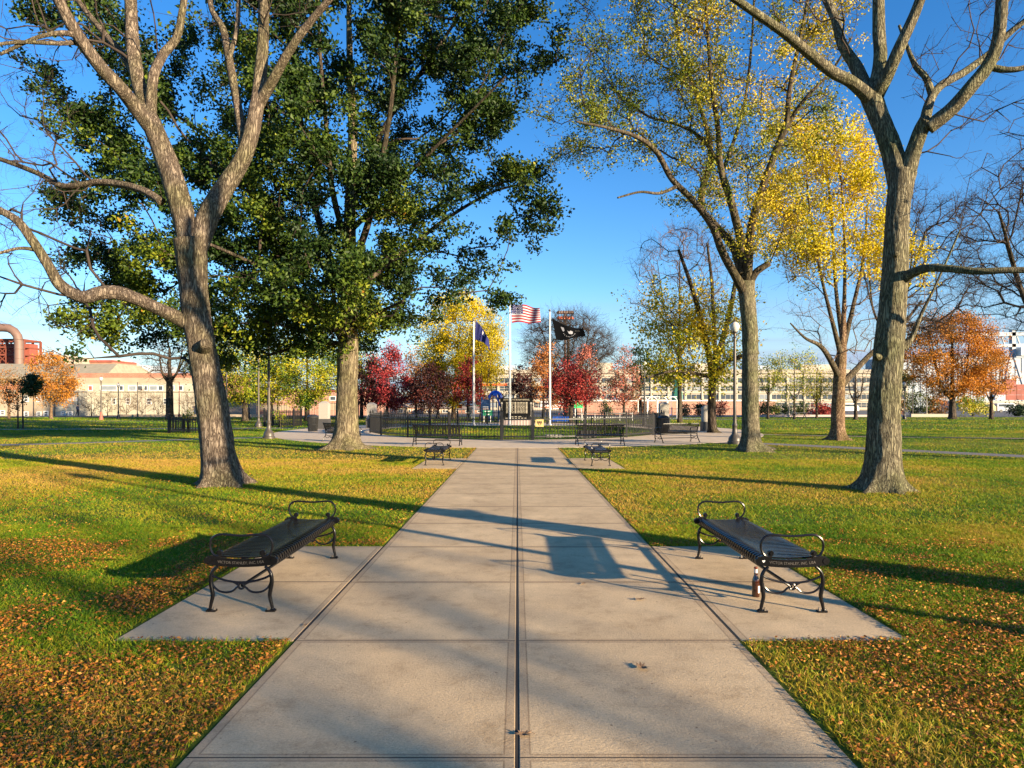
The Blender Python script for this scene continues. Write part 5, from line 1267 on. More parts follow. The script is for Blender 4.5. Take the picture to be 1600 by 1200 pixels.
# ---------------------------------------------------------------- playground
Y = 66.0
t = thing('playground_slide', 'blue playground slide coming down from a grey blue tower left of the memorial', 'slide', (X_(775, Y), Y, 0)); c = t.location.x
mb = MB(); path = [(771, 618), (775, 619), (779, 630), (784, 641), (789, 650), (793, 652.5)]; pts = [Vector((X_(u, Y) - c, 0, Z_(v, Y))) for u, v in path]; f = catmull([(p, 0) for p in pts], .12)
vs = []
for p, _ in f: vs += [p + Vector((0, -.38, .30)), p + Vector((0, -.33, 0)), p + Vector((0, .33, 0)), p + Vector((0, .38, .30))]
vs += [v + Vector((0, 0, -.05)) for v in vs]; n = len(f); o4 = 4 * n; fs = []
for i in range(n - 1):
    for j in range(3): fs += [(4 * i + j, 4 * i + j + 1, 4 * i + j + 5, 4 * i + j + 4), (o4 + 4 * i + j, o4 + 4 * i + j + 4, o4 + 4 * i + j + 5, o4 + 4 * i + j + 1)]
    fs += [(4 * i, 4 * i + 4, o4 + 4 * i + 4, o4 + 4 * i), (4 * i + 3, o4 + 4 * i + 3, o4 + 4 * i + 7, 4 * i + 7)]
mb.add(vs, fs); mb.build('chute', M['blue_plastic'], t)
mb = MB(); mb.tube([(X_(774, Y) - c + .55 * math.cos(a), 0, Z_(622, Y) + .6 * math.sin(a)) for a in [R(15 * i) for i in range(13)]], .16, 8); mb.box(X_(770, Y) - c, X_(778, Y) - c, -.4, .4, Z_(617, Y), Z_(614.5, Y)); mb.build('hood', M['blue_plastic'], t)
for u in (770, 779): mb = MB(); mb.tube([(X_(u, Y) - c, 0.3, 0), (X_(u, Y) - c, .3, Z_(612, Y))], .07, 8); mb.build('post', M['blue_grey'], t)
t = thing('climbing_tower', 'grey blue playground tower with a pitched panel left of the slide', 'play tower', (X_(758, Y), Y + .5, 0)); c = t.location.x
for u in (752, 764):
    for y in (0, 1.2): mb = MB(); mb.tube([(X_(u, Y) - c, y, 0), (X_(u, Y) - c, y, Z_(620, Y))], .07, 8); mb.build('post', M['blue_grey'], t)
mb = MB(); mb.box(-.4, .4, -.03, .03, Z_(635, Y), Z_(624, Y)); mb.build('panel', M['blue_grey'], t)
mb = MB(); mb.box(-.45, .45, 0, 1.2, Z_(638, Y), Z_(637, Y)); mb.build('deck', M['grey_panel'], t)
mb = MB()
for i in range(6): mb.tube([(-.4, -.1, .2 + i * .3), (.4, -.1, .2 + i * .3)], .03, 6)
mb.build('rungs', M['grey_panel'], t)
def board(name, lb, u0, u1, vt, vb, Y, mt, cat='sign', legs=True):
    t = thing(name, lb, cat, (X_((u0 + u1) / 2, Y), Y, 0)); w_ = (u1 - u0) * px(Y) / 2
    mb = MB(); mb.box(-w_, w_, -.03, .03, Z_(vb, Y), Z_(vt, Y)); mb.build('board', M[mt], t)
    if legs:
        for s in (-.7, .7): mb = MB(); mb.box(s * w_ - .04, s * w_ + .04, .035, .11, 0, Z_(vb - 1, Y)); mb.build('leg', M['white'], t)
    return t, w_
t, w_ = board('park_sign', 'green park notice board with small white lines beside the slide', 754.5, 769, 641, 649.5, 60, 'green_sign')
mb = MB(); rn = random.Random(2)
for i, (a, b) in enumerate(((-.6, -.15), (-.1, .6), (-.6, .2), (.28, .62), (-.3, .4))): zz = Z_(642.6 + [0, 0, 2.4, 2.4, 4.8][i], 60); mb.box(a * w_, b * w_, -.036, -.031, zz - .035, zz + .02)
mb.build('text_lines', M['white'], t)
board('banner', 'bright green banner hung behind the fence under the red tree', 897, 910.5, 627, 637.5, 74, 'green_cloth', 'banner')
board('sign_board', 'small orange sign board right of the yellow tree trunk', 714, 722, 632, 638, 80, 'orange_sign')
board('sign_board', 'small white notice board beside the left flagpole', 732, 738, 636, 648, 78, 'white')
mb = MB(); Y = 66.0; mb.add([(0, 0, 0), (2.1, 0, 0), (2.1, 1, 0), (0, 1, 0), (.2, .1, .5), (1.9, .15, .42), (1.8, .9, .5), (.3, .9, .46)], [(0, 1, 5, 4), (1, 2, 6, 5), (2, 3, 7, 6), (3, 0, 4, 7), (4, 5, 6, 7)]); o = mb.build('covered_play_box', M['blue_plastic']); o.location = (X_(859, Y) + .1, Y, 0); tag(o, 'low bright blue play box on the ground right of the right flagpole', 'play box')
mb = MB()
for z in (.35, .75): mb.bar((0, 0, z), (6.6, 0, z), .06, .07)
for i in range(6): mb.box(i * 1.3, i * 1.3 + .06, .04, .10, 0, .85)
o = mb.build('rail_fence', M['white']); o.location = (X_(890, 70), 70, 0); tag(o, 'low white two rail barrier behind the fence on the right', 'fence')
Y = 80.0; t = thing('swing_frame', 'white steel swing frame of linked arches behind the right end of the fence', 'swing set', (X_(1027, Y), Y, 0)); c = t.location.x
for u in (1004, 1019.5, 1035, 1050.5):
    mb = MB(); cx_ = X_(u, Y) - c; r_ = 7.2 * px(Y); zt_ = Z_(620, Y)
    pts = [(cx_ - r_, 0, 0), (cx_ - r_, 0, zt_ - r_)] + [(cx_ - r_ * math.cos(R(a)), 0, zt_ - r_ + r_ * math.sin(R(a))) for a in range(15, 180, 15)] + [(cx_ + r_, 0, zt_ - r_), (cx_ + r_, 0, 0)]
    mb.tube(pts, .06, 8); mb.build('arch', M['white'], t, smooth=True)
mb = MB(); mb.tube([(X_(996, Y) - c, 0.05, Z_(620, Y)), (X_(1058, Y) - c, 0.05, Z_(620, Y))], .05, 8); mb.build('top_rail', M['white'], t)
for u in (1008, 1030, 1046):
    x = X_(u, Y) - c; mb = MB()
    for s in (-.2, .2): mb.tube([(x + s, 0, Z_(620.5, Y)), (x + s, 0, .5)], .012, 4)
    mb.box(x - .24, x + .24, -.1, .1, .46, .5); mb.build('swing', M['bin' if u != 1046 else 'blue_plastic'], t)
mb = MB(); mb.add([(X_(985, 78), 79, 0.0), (X_(1100, 78), 79, 0.0), (X_(1100, 83), 84, 0.0), (X_(985, 83), 84, 0)], [(0, 1, 2, 3)]); o = mb.build('play_surface', M['grey_panel']); o.location.z = .003; tag(o, kind='structure')
# stadium floodlight beyond the bare tree
Y = 128.0; t = thing('floodlight_mast', 'tall floodlight mast with rows of lamps behind the bare tree in the centre', 'floodlight', (X_(883, Y), Y, 0)); k = px(Y)
mb = MB(); mb.lathe([(.35, 0), (.16, Z_(487, Y))], n=8); mb.build('mast', M['pipe'], t)
for v in (490, 499):
    mb = MB(); mb.box(-11 * k, 11 * k, -.08, .08, Z_(v, Y) - .08, Z_(v, Y) + .08); mb.build('crossarm', M['rust'], t)
    for i in range(6): mb = MB(); mb.lathe([(.12, -.3), (.42, -.2), (.42, .1), (.1, .35)], ((-10 + i * 4) * k, -.2, Z_(v, Y) + .2), 8); mb.build('lamp_head', M['orange_sign' if v > 495 else 'pipe'], t)
# picnic table
t = thing('picnic_table', 'dark picnic table on the far lawn left of the mottled trunk', 'picnic table', (X_(1248, 76), 76, 0)); mb = MB(); mb.box(-.9, .9, -.4, .4, .72, .77); mb.build('table_top', M['bin'], t)
for s in (-.75, .75): mb = MB(); mb.box(-.9, .9, s - .13, s + .13, .42, .46); mb.build('seat', M['bin'], t); mb = MB(); mb.bar((s * .9, -.7, 0), (s * .9, .25, .72), .06, .06); mb.bar((s * .9, .7, 0), (s * .9, -.25, .72), .06, .06); mb.build('leg', M['bin'], t)

# ---------------------------------------------------------------- person walking past the pale house
def person(loc, rz, lb):
    t = thing('person', lb, 'person', loc, rz)
    J = {'pel': (0, 0, .93, .135), 'chest': (0, .02, 1.28, .165), 'neck': (0, .02, 1.47, .06), 'chin': (0, 0, 1.53, .065), 'head': (0, 0, 1.63, .095), 'top': (0, .01, 1.70, .07),
         'hl': (.10, 0, .86, .095), 'kl': (.11, -.10, .48, .06), 'al': (.11, .02, .09, .042), 'tl': (.11, -.14, .04, .032), 'hr': (-.10, 0, .86, .095), 'kr': (-.10, .08, .47, .06), 'ar': (-.10, .30, .13, .042), 'tr': (-.10, .17, .04, .032),
         'sl': (.19, .02, 1.40, .06), 'el': (.25, .10, 1.12, .045), 'wl': (.24, -.02, .90, .03), 'fl': (.235, -.05, .83, .028), 'sr': (-.19, .02, 1.40, .06), 'er': (-.25, .0, 1.12, .045), 'wr': (-.24, -.17, .94, .03), 'fr': (-.235, -.22, .89, .028)}
    E = [('pel', 'chest'), ('chest', 'neck'), ('neck', 'chin'), ('chin', 'head'), ('head', 'top'), ('pel', 'hl'), ('hl', 'kl'), ('kl', 'al'), ('al', 'tl'), ('pel', 'hr'), ('hr', 'kr'), ('kr', 'ar'), ('ar', 'tr'),
         ('chest', 'sl'), ('sl', 'el'), ('el', 'wl'), ('wl', 'fl'), ('chest', 'sr'), ('sr', 'er'), ('er', 'wr'), ('wr', 'fr')]
    ks = list(J); me = bpy.data.meshes.new('body'); me.from_pydata([J[k][:3] for k in ks], [(ks.index(a), ks.index(b)) for a, b in E], [])
    o = link(bpy.data.objects.new('body', me), t); md = o.modifiers.new('skin', 'SKIN'); 
    sv = me.skin_vertices[0].data if me.skin_vertices else None
    if sv is None:
        bmm = __import__('bmesh').new(); bmm.from_mesh(me); ly = bmm.verts.layers.skin.verify()
        for v, k_ in zip(bmm.verts, ks): v[ly].radius = (J[k_][3], J[k_][3] * .8); v[ly].use_root = (k_ == 'pel')
        bmm.to_mesh(me); bmm.free()
    else:
        for i, k_ in enumerate(ks): sv[i].radius = (J[k_][3], J[k_][3] * .8); sv[i].use_root = (k_ == 'pel')
    o.modifiers.new('sub', 'SUBSURF').levels = 1; o.modifiers['sub'].render_levels = 1; me.materials.append(M['skin'])
    dg = bpy.context.evaluated_depsgraph_get(); m2 = bpy.data.meshes.new_from_object(o.evaluated_get(dg)); o.modifiers.clear(); o.data = m2
    m2.materials.clear(); [m2.materials.append(M[q]) for q in ('skin', 'navy', 'darkcloth')]
    for p in m2.polygons:
        z = p.center.z; p.material_index = 2 if z < .93 and abs(p.center.x) < .2 else (1 if (z < 1.46 and not (abs(p.center.x) > .2 and z < .95)) else 0)
    mb = MB(); mb.lathe([(.07, 1.62), (.098, 1.66), (.09, 1.72), (.03, 1.755)], (0, .015, 0), 12); mb.build('hair', M['darkcloth'], t, smooth=True)
Yp = 96.0; person((X_(121.5, Yp), Yp, 0.0), R(75), 'distant person in a navy top and dark trousers walking past the pale house')
# ---------------------------------------------------------------- trees
def crown(poly, n, Y0, depth, seed):
    return sample_crown(np.random.default_rng(seed), poly, n, Y0, depth)
TREES = {}
def sw(limbs, f0, f1, n):
    return [[(q[0], q[1], q[2] * (f0 if i == 0 else (f1 if i < n else 0.85))) + tuple(q[3:]) for q in lb] for i, lb in enumerate(limbs)]
def big_trees():
    # big bare locust, left
    Y0 = 13.65
    limbs = [
        [(347, 757, 100), (345, 742, 84), (341, 715, 76), (336, 670, 70), (328, 610, 65), (317, 555, 62), (308, 500, 61), (303, 450, 60), (300, 405, 66), (297, 375, 70)],
        [(298, 400, 40), (284, 330, 46), (268, 275, 43), (254, 235, 40), (240, 200, 38), (226, 165, 30, .3), (214, 120, 28, .5), (207, 60, 26, .7), (203, -30, 22, 1)],
        [(246, 215, 28), (212, 168, 29, -.3), (190, 140, 28, -.6), (160, 108, 27, -.8), (130, 68, 25, -1), (104, 25, 24, -1.2), (82, -20, 21, -1.4)],
        [(238, 210, 22), (236, 160, 22, .2), (240, 118, 20, .3), (255, 85, 18, .5), (276, 58, 16, .6), (286, 10, 14, .7), (293, -40, 12, .8)],
        [(216, 125, 16, .4), (190, 84, 14, .9), (165, 55, 13, 1.3), (130, 12, 11, 1.7), (104, -25, 9, 2)],
        [(302, 405, 44), (327, 335, 44, .2), (352, 292, 38, .4), (378, 250, 34, .5), (395, 200, 30, .6), (404, 150, 28, .7)],
        [(403, 160, 24, .7), (409, 90, 21, .9), (412, 30, 19, 1.0), (413, -40, 17, 1.1)],
        [(403, 165, 20, .7), (428, 122, 17, .5), (455, 75, 15, .3), (488, 30, 13, .1), (532, -20, 10, -.2)],
        [(383, 235, 18, .5), (371, 165, 15, 1), (361, 110, 14, 1.3), (349, 48, 13, 1.6), (331, 15, 10, 1.8), (324, -30, 8, 2)],
        [(357, 95, 9, 1.3), (370, 45, 8, 1.5), (374, -25, 7, 1.6)],
        [(300, 508, 30), (272, 494, 25, -.2), (246, 482, 22, -.5), (215, 468, 22, -.8), (185, 458, 25, -1.0), (155, 458, 24, -1.2), (128, 464, 22, -1.4), (95, 446, 20, -1.6), (76, 415, 17, -1.7), (50, 375, 16, -1.8), (27, 345, 14, -1.9), (-5, 326, 12, -2), (-50, 300, 9, -2.2)],
        [(62, 392, 9, -1.7), (30, 388, 6, -1.9), (-15, 400, 5, -2.1)],
        [(252, 315, 16), (225, 298, 13, .2), (190, 288, 12, .4), (150, 285, 12, .6), (100, 291, 11, .8), (60, 271, 9, 1), (5, 250, 8, 1.2), (-40, 238, 6, 1.4)],
        [(314, 548, 34), (320, 540, 24, -.3), (322, 536, 17, -.42)],
        [(134, 66, 12, -.9), (105, 52, 10, -1.2), (60, 58, 7, -1.5), (0, 85, 5, -1.8)],
        [(118, 66, 9, -.9), (90, 68, 7, -1.4), (30, 66, 6, -1.7), (-20, 72, 5, -2)]]
    A = np.concatenate([crown([(-60, -80), (150, -120), (150, 60), (120, 140), (60, 220), (-60, 200)], 150, Y0, 2.0, 2), crown([(-60, 230), (120, 240), (120, 300), (60, 400), (20, 520), (-40, 560), (-60, 400)], 130, Y0, 1.5, 3),
                        crown([(200, -160), (560, -160), (500, -20), (300, -10), (200, 0)], 60, Y0, 2.2, 4), crown([(60, 300), (170, 330), (130, 480), (60, 560), (30, 480)], 14, Y0 - 1, 1.0, 5), crown([(90, 470), (150, 480), (150, 560), (60, 620), (70, 560)], 8, Y0 - 1, .6, 6)])
    a = tree('locust_tree', 'big bare forked tree with pale furrowed bark in the left foreground', 'tree', sw(limbs, .66, .72, 6), A, 'bark_locust', 'twig', seed=5, Y0=Y0, rtip=.005, twigs=1.9, twig_len=.42, twig_r=.0034, subtwigs=1.8, sides=40, step=.28, wander=.3, ridge=.10, up=-.05)
    # knot on the trunk and burls
    # right foreground tree
    Y0 = 12.7
    limbs = [
        [(1378, 768, 88), (1379, 745, 70), (1380, 705, 63), (1381, 650, 60), (1384, 595, 58), (1389, 545, 56), (1394, 490, 50), (1398, 430, 47), (1401, 370, 44), (1404, 320, 44), (1408, 285, 48), (1411, 268, 50)],
        [(1408, 300, 38), (1396, 245, 36, .1), (1382, 205, 33, .2), (1368, 170, 33, .3), (1359, 145, 36, .35)],
        [(1362, 155, 26, .3), (1330, 128, 20, .1), (1300, 112, 19, -.1), (1270, 88, 18, -.3), (1230, 55, 16, -.6), (1180, 20, 14, -.9), (1128, -15, 12, -1.2), (1060, -60, 9, -1.6)],
        [(1360, 155, 24, .3), (1338, 105, 20, .7), (1316, 70, 17, 1), (1303, 25, 15, 1.2), (1282, -20, 14, 1.4), (1250, -90, 10, 1.8)],
        [(1364, 150, 26, .3), (1375, 95, 22, .4), (1373, 45, 20, .5), (1373, -40, 18, .5)],
        [(1368, 152, 26, .3), (1390, 110, 22, .0), (1410, 65, 20, -.2), (1430, 20, 18, -.3), (1448, -30, 16, -.5)],
        [(1410, 300, 34), (1424, 248, 27, -.1), (1438, 208, 25, -.2), (1449, 188, 27, -.3)],
        [(1450, 200, 24, -.3), (1485, 172, 24, -.5), (1515, 138, 23, -.7), (1545, 100, 22, -.8), (1561, 55, 20, -.9), (1567, -30, 18, -1)],
        [(1444, 200, 20, -.2), (1452, 160, 16, .1), (1470, 134, 14, .3), (1508, 112, 13, .5), (1545, 84, 11, .7), (1570, 60, 8, .9)],
        [(1457, 150, 13, .2), (1447, 122, 11, .3), (1432, 105, 10, .5), (1420, 80, 7, .7), (1405, 40, 5, .9)],
        [(1548, 105, 12, -.8), (1575, 109, 10, -.9), (1605, 104, 9, -1), (1650, 80, 7, -1.1)],
        [(1562, 66, 12, -.9), (1585, 45, 10, -1), (1625, 15, 8, -1.2)],
        [(1404, 442, 26), (1425, 427, 17, -.3), (1450, 419, 14, -.6), (1485, 420, 13, -.9), (1530, 424, 12, -1.2), (1600, 422, 11, -1.5), (1690, 432, 8, -1.8)],
        [(1404, 400, 18), (1400, 397, 10, -.22), (1399, 396, 8, -.30)],
        [(1378, 562, 20), (1371, 557, 11, -.16), (1368, 555, 6, -.24)],
        [(1410, 540, 24), (1424, 528, 10, -.1), (1440, 490, 6, -.2), (1460, 450, 4, -.3), (1500, 360, 3, -.4)]]
    A = np.concatenate([crown([(1440, 60), (1600, -60), (1650, 180), (1560, 220), (1500, 170), (1420, 140)], 90, Y0, 1.3, 12), crown([(1480, 180), (1650, 150), (1650, 300), (1560, 380), (1480, 260)], 50, Y0 - .6, .9, 13), crown([(1050, -160), (1680, -160), (1600, -30), (1300, -20), (1100, -30)], 60, Y0, 2.2, 14),
                        crown([(1410, 220), (1440, 300), (1470, 340), (1380, 330)], 0, Y0, .5, 15) if False else crown([(1160, -30), (1330, 0), (1300, 70), (1180, 10)], 10, Y0, .8, 15)])
    mtree = tree('locust_tree', 'big bare forked tree with olive furrowed bark in the right foreground', 'tree', sw(limbs, .75, .85, 9), A, 'bark_olive', 'twig', seed=6, Y0=Y0, rtip=.0045, twigs=1.7, twig_len=.4, twig_r=.0032, subtwigs=1.8, sides=40, step=.28, wander=.3, ridge=.11, up=0)
    TREES['A'], TREES['M'] = a, mtree
    # great green oak
    Y0 = 24.8
    limbs = [
        [(540, 702, 118), (540, 694, 88), (541, 675, 70), (542, 630, 61), (543, 570, 58), (544, 530, 58), (545, 480, 48), (546, 420, 42), (546, 360, 36), (549, 280, 30), (551, 200, 25), (547, 100, 19), (545, 0, 14), (545, -140, 7)],
        [(543, 540, 30), (515, 500, 22, -.6), (480, 465, 17, -1.4), (430, 430, 14, -2.4), (370, 400, 11, -3.4), (300, 370, 8, -4.2)],
        [(543, 470, 28), (515, 400, 22, .6), (492, 320, 18, 1.2), (475, 220, 15, 1.8), (462, 120, 12, 2.2), (450, 0, 9, 2.6), (440, -120, 5, 3)],
        [(546, 430, 26), (575, 350, 20, -.6), (595, 260, 17, -1.2), (610, 170, 14, -1.6), (620, 70, 11, -2), (630, -60, 7, -2.4)],
        [(547, 480, 26), (585, 430, 19, .5), (635, 390, 14, 1.2), (700, 340, 11, 2), (770, 300, 8, 2.8), (830, 285, 5, 3.2)],
        [(546, 400, 22), (520, 300, 17, -1.4), (510, 200, 13, -2.4), (500, 80, 10, -3.4), (495, -60, 6, -4)],
        [(549, 320, 20), (600, 200, 15, 1.6), (660, 110, 12, 2.6), (720, 20, 9, 3.4), (780, -80, 5, 4)],
        [(545, 460, 22), (490, 400, 16, 1.4), (420, 310, 12, 2.6), (330, 220, 9, 3.6), (230, 150, 6, 4.4)],
        [(544, 510, 20), (490, 490, 14, 1.2), (420, 480, 10, 2.4), (330, 480, 7, 3.6), (230, 500, 4, 4.4)],
        [(548, 360, 18), (630, 280, 13, -1.8), (710, 200, 9, -3), (790, 120, 6, -4)],
        [(545, 520, 16), (590, 490, 11, -1), (630, 470, 7, -2)]]
    left = [(150, -100), (100, 40), (45, 130), (60, 180), (140, 215), (100, 260), (170, 300), (90, 330), (70, 400), (130, 440), (90, 480), (120, 545), (190, 560), (240, 520), (300, 560), (400, 560), (480, 560), (520, 530), (500, 380), (450, 200), (450, -100)]
    mid = [(400, -120), (400, 300), (470, 540), (560, 535), (650, 500), (655, 440), (640, 300), (640, -120)]
    right = [(560, -120), (560, 480), (640, 470), (640, 410), (700, 425), (700, 470), (750, 490), (795, 470), (790, 400), (810, 370), (870, 350), (875, 300), (810, 260), (800, 225), (850, 190), (875, 90), (868, -120)]
    A = np.concatenate([crown(left, 250, Y0, 5.0, 21), crown(mid, 190, Y0, 6.5, 22), crown([(330, 420), (520, 380), (640, 420), (625, 505), (560, 530), (470, 560), (340, 560)], 90, Y0, 5.5, 24), crown(right, 210, Y0, 4.5, 23)])
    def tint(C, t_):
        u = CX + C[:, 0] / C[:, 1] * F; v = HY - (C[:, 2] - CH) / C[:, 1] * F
        sunlit = np.clip((C[:, 2] * -1 + 9.0) / 7.0, 0, 1) * np.clip((1.5 - C[:, 0]) / 4, 0, 1)        # sunlight on the low left boughs, put into the leaf colour as yellow-green
        return t_ * 0.85 - 0.10 + 0.33 * sunlit * (0.5 + np.array([noise.noise(Vector(c) * 0.8) for c in C]))
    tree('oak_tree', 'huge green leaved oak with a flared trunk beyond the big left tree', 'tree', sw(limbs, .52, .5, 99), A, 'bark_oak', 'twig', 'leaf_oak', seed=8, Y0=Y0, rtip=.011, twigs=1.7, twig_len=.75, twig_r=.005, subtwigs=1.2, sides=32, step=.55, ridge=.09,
         leaf_n=225000, leaf_size=.145, leaf_spread=.18, tintf=tint, zmin=3.2, up=.25, clump=1.5, limb_bark='bark_dark')  # limbs get a darker bark, the shade of the foliage painted in
    # leafy locust, right
    Y0 = 23.6
    limbs = [
        [(1176, 706, 58), (1174, 698, 42), (1173, 680, 31), (1172, 620, 28), (1172, 560, 27), (1171, 510, 27), (1167, 465, 27), (1165, 440, 30)],
        [(1166, 460, 20), (1148, 430, 14, -.3), (1128, 392, 13, -.6), (1112, 352, 12, -1), (1082, 312, 11, -1.5), (1050, 280, 10, -2), (1026, 238, 9, -2.4), (995, 214, 7, -2.8), (950, 200, 5, -3.4), (900, 190, 3, -4)],
        [(1056, 292, 7, -1.9), (1030, 302, 5, -2.2), (1000, 300, 4, -2.5), (965, 309, 3, -2.8)],
        [(1160, 430, 18), (1145, 385, 14, .4), (1115, 350, 13, .8), (1096, 325, 12, 1.2), (1100, 285, 12, 1.4), (1110, 252, 11, 1.6), (1105, 205, 8, 2), (1085, 140, 6, 2.4), (1060, 60, 5, 2.8), (1050, -60, 3, 3.2)],
        [(1164, 435, 18), (1157, 375, 14, .1), (1143, 318, 13, .0), (1126, 262, 11, -.2), (1122, 205, 9, -.4), (1112, 130, 7, -.7), (1105, 40, 5, -1), (1100, -60, 3, -1.2)],
        [(1168, 440, 18), (1172, 365, 14, -.5), (1190, 298, 13, -.9), (1214, 232, 12, -1.2), (1229, 190, 10, -1.4), (1234, 138, 8, -1.5), (1250, 60, 6, -1.8), (1268, -30, 5, -2.1), (1280, -100, 3, -2.2)],
        [(1216, 228, 9, -1.2), (1240, 180, 7, -1.4), (1262, 150, 6, -1.7), (1300, 110, 4, -2), (1330, 60, 3, -2.4)],
        [(1120, 250, 7, 0), (1095, 215, 6, .4), (1060, 195, 5, .8), (1010, 180, 4, 1.2), (960, 140, 3, 1.6)],
        [(1128, 270, 7, -.2), (1150, 210, 6, .3), (1165, 150, 5, .6), (1175, 60, 4, 1), (1180, -50, 3, 1.3)],
        [(1170, 445, 16), (1182, 425, 12, -.2), (1203, 411, 10, -.4)]]
    A = np.concatenate([crown([(880, -100), (870, 30), (845, 150), (830, 210), (880, 250), (960, 262), (1010, 235), (1060, 290), (1120, 330), (1120, -100)], 170, Y0, 3.5, 31),
                        crown([(1050, -120), (1060, 300), (1130, 400), (1230, 400), (1290, 250), (1320, 50), (1320, -120)], 190, Y0, 3.8, 32)])
    lt = lambda C, t_: t_ + .02 + np.clip((C[:, 0] - 5) / 14, -.2, .25)
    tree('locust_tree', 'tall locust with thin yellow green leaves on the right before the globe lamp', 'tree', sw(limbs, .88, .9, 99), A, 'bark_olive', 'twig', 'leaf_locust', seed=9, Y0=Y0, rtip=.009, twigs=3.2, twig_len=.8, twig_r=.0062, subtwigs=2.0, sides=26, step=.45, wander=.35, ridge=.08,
         leaf_n=66000, leaf_size=.09, leaf_spread=.13, tintf=lt, zmin=6, up=.15, flat=.2, clump=1.65, limb_bark='bark_limb_shaded')
    # yellow-topped tree with mottled trunk
    Y0 = 31.0
    limbs = [
        [(1309, 689, 56), (1309, 683, 42), (1309, 665, 33), (1310, 620, 30), (1313, 570, 29), (1316, 540, 20), (1318, 500, 12), (1320, 430, 8), (1318, 340, 5), (1312, 250, 3)],
        [(1312, 590, 16), (1296, 560, 13, -.6), (1281, 540, 10, -1.2), (1258, 528, 6, -1.8), (1235, 505, 3, -2.4)], [(1316, 600, 18), (1340, 575, 13, .4), (1362, 552, 12, .8), (1400, 520, 8, 1.2), (1440, 470, 5, 1.6)],
        [(1315, 560, 14), (1300, 500, 9, -.5), (1285, 440, 7, -1), (1270, 360, 5, -1.4), (1260, 280, 3, -1.8)], [(1317, 545, 14), (1335, 470, 9, .5), (1350, 400, 6, 1), (1355, 320, 4, 1.5)], [(1316, 530, 12), (1306, 450, 8, .9), (1300, 350, 6, 1.6), (1290, 240, 4, 2)]]
    A = np.concatenate([crown([(1215, 420), (1225, 520), (1290, 560), (1390, 560), (1440, 470), (1430, 380), (1230, 380)], 150, Y0, 3, 41), crown([(1175, 260), (1240, 160), (1320, 185), (1365, 240), (1385, 320), (1360, 400), (1310, 440), (1240, 430), (1195, 360)], 150, Y0, 3, 42)])
    zc = Z_(405, Y0)
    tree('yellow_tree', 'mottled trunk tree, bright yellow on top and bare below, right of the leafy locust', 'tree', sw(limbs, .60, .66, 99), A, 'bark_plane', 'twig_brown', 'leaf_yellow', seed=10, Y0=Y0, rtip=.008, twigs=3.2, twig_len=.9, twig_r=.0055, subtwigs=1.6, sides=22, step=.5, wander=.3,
         leaf_n=32000, leaf_size=.12, leaf_spread=.2, zmin=3.5, up=.45, leaf_mask=lambda s: s[:, 2] > zc + 1.0 * np.sin(s[:, 0] * 3.1) + 0.8 * np.sin(s[:, 1] * 2.3), clump=1.75, limb_bark='bark_limb_shaded')
    # dark forked tree with a yellow-green low crown
    Y0 = 39.5
    limbs = [[(1114, 678, 34), (1113, 670, 22), (1112, 640, 19), (1113, 600, 19), (1115, 572, 20)], [(1114, 585, 14), (1104, 535, 12, -.5), (1093, 490, 10, -1), (1078, 440, 8, -1.5), (1060, 390, 5, -2)],
             [(1115, 580, 14), (1128, 535, 11, .5), (1142, 480, 9, .9), (1152, 420, 7, 1.3), (1160, 360, 4, 1.6)], [(1116, 590, 11), (1135, 566, 9, -.6), (1156, 558, 8, -1), (1185, 548, 6, -1.4)], [(1112, 590, 8), (1085, 583, 6, -1), (1050, 580, 4, -2), (1010, 590, 3, -3)],
             [(1118, 560, 9), (1115, 500, 8, 1.2), (1112, 440, 6, 1.8), (1105, 380, 4, 2.2)]]
    A = np.concatenate([crown([(980, 450), (1000, 380), (1060, 345), (1140, 350), (1180, 420), (1200, 520), (1140, 540), (1040, 520), (990, 500)], 160, Y0, 3.2, 51), crown([(1000, 530), (1030, 490), (1090, 460), (1150, 500), (1160, 580), (1120, 625), (1060, 610), (1015, 600)], 110, Y0, 2.6, 52)])
    zc2 = Z_(475, Y0)
    tree('dark_forked_tree', 'dark forked tree with yellow green low leaves and bare top behind the right bench', 'tree', sw(limbs, .62, .8, 99), A, 'bark_dark', 'twig', 'leaf_yelgreen', seed=11, Y0=Y0, rtip=.009, twigs=3.2, twig_len=.9, twig_r=.006, subtwigs=1.6, sides=18, step=.5, wander=.3,
         leaf_n=12000, leaf_size=.16, leaf_spread=.3, zmin=3, up=.35, tintf=lambda C, t_: t_ + .24, leaf_mask=lambda s: (s[:, 2] + 1.2 * np.sin(s[:, 0] * 2.9) + 1.0 * np.sin(s[:, 1] * 2.1) < zc2) & (s[:, 0] < 13.2), clump=1.6)
big_trees()

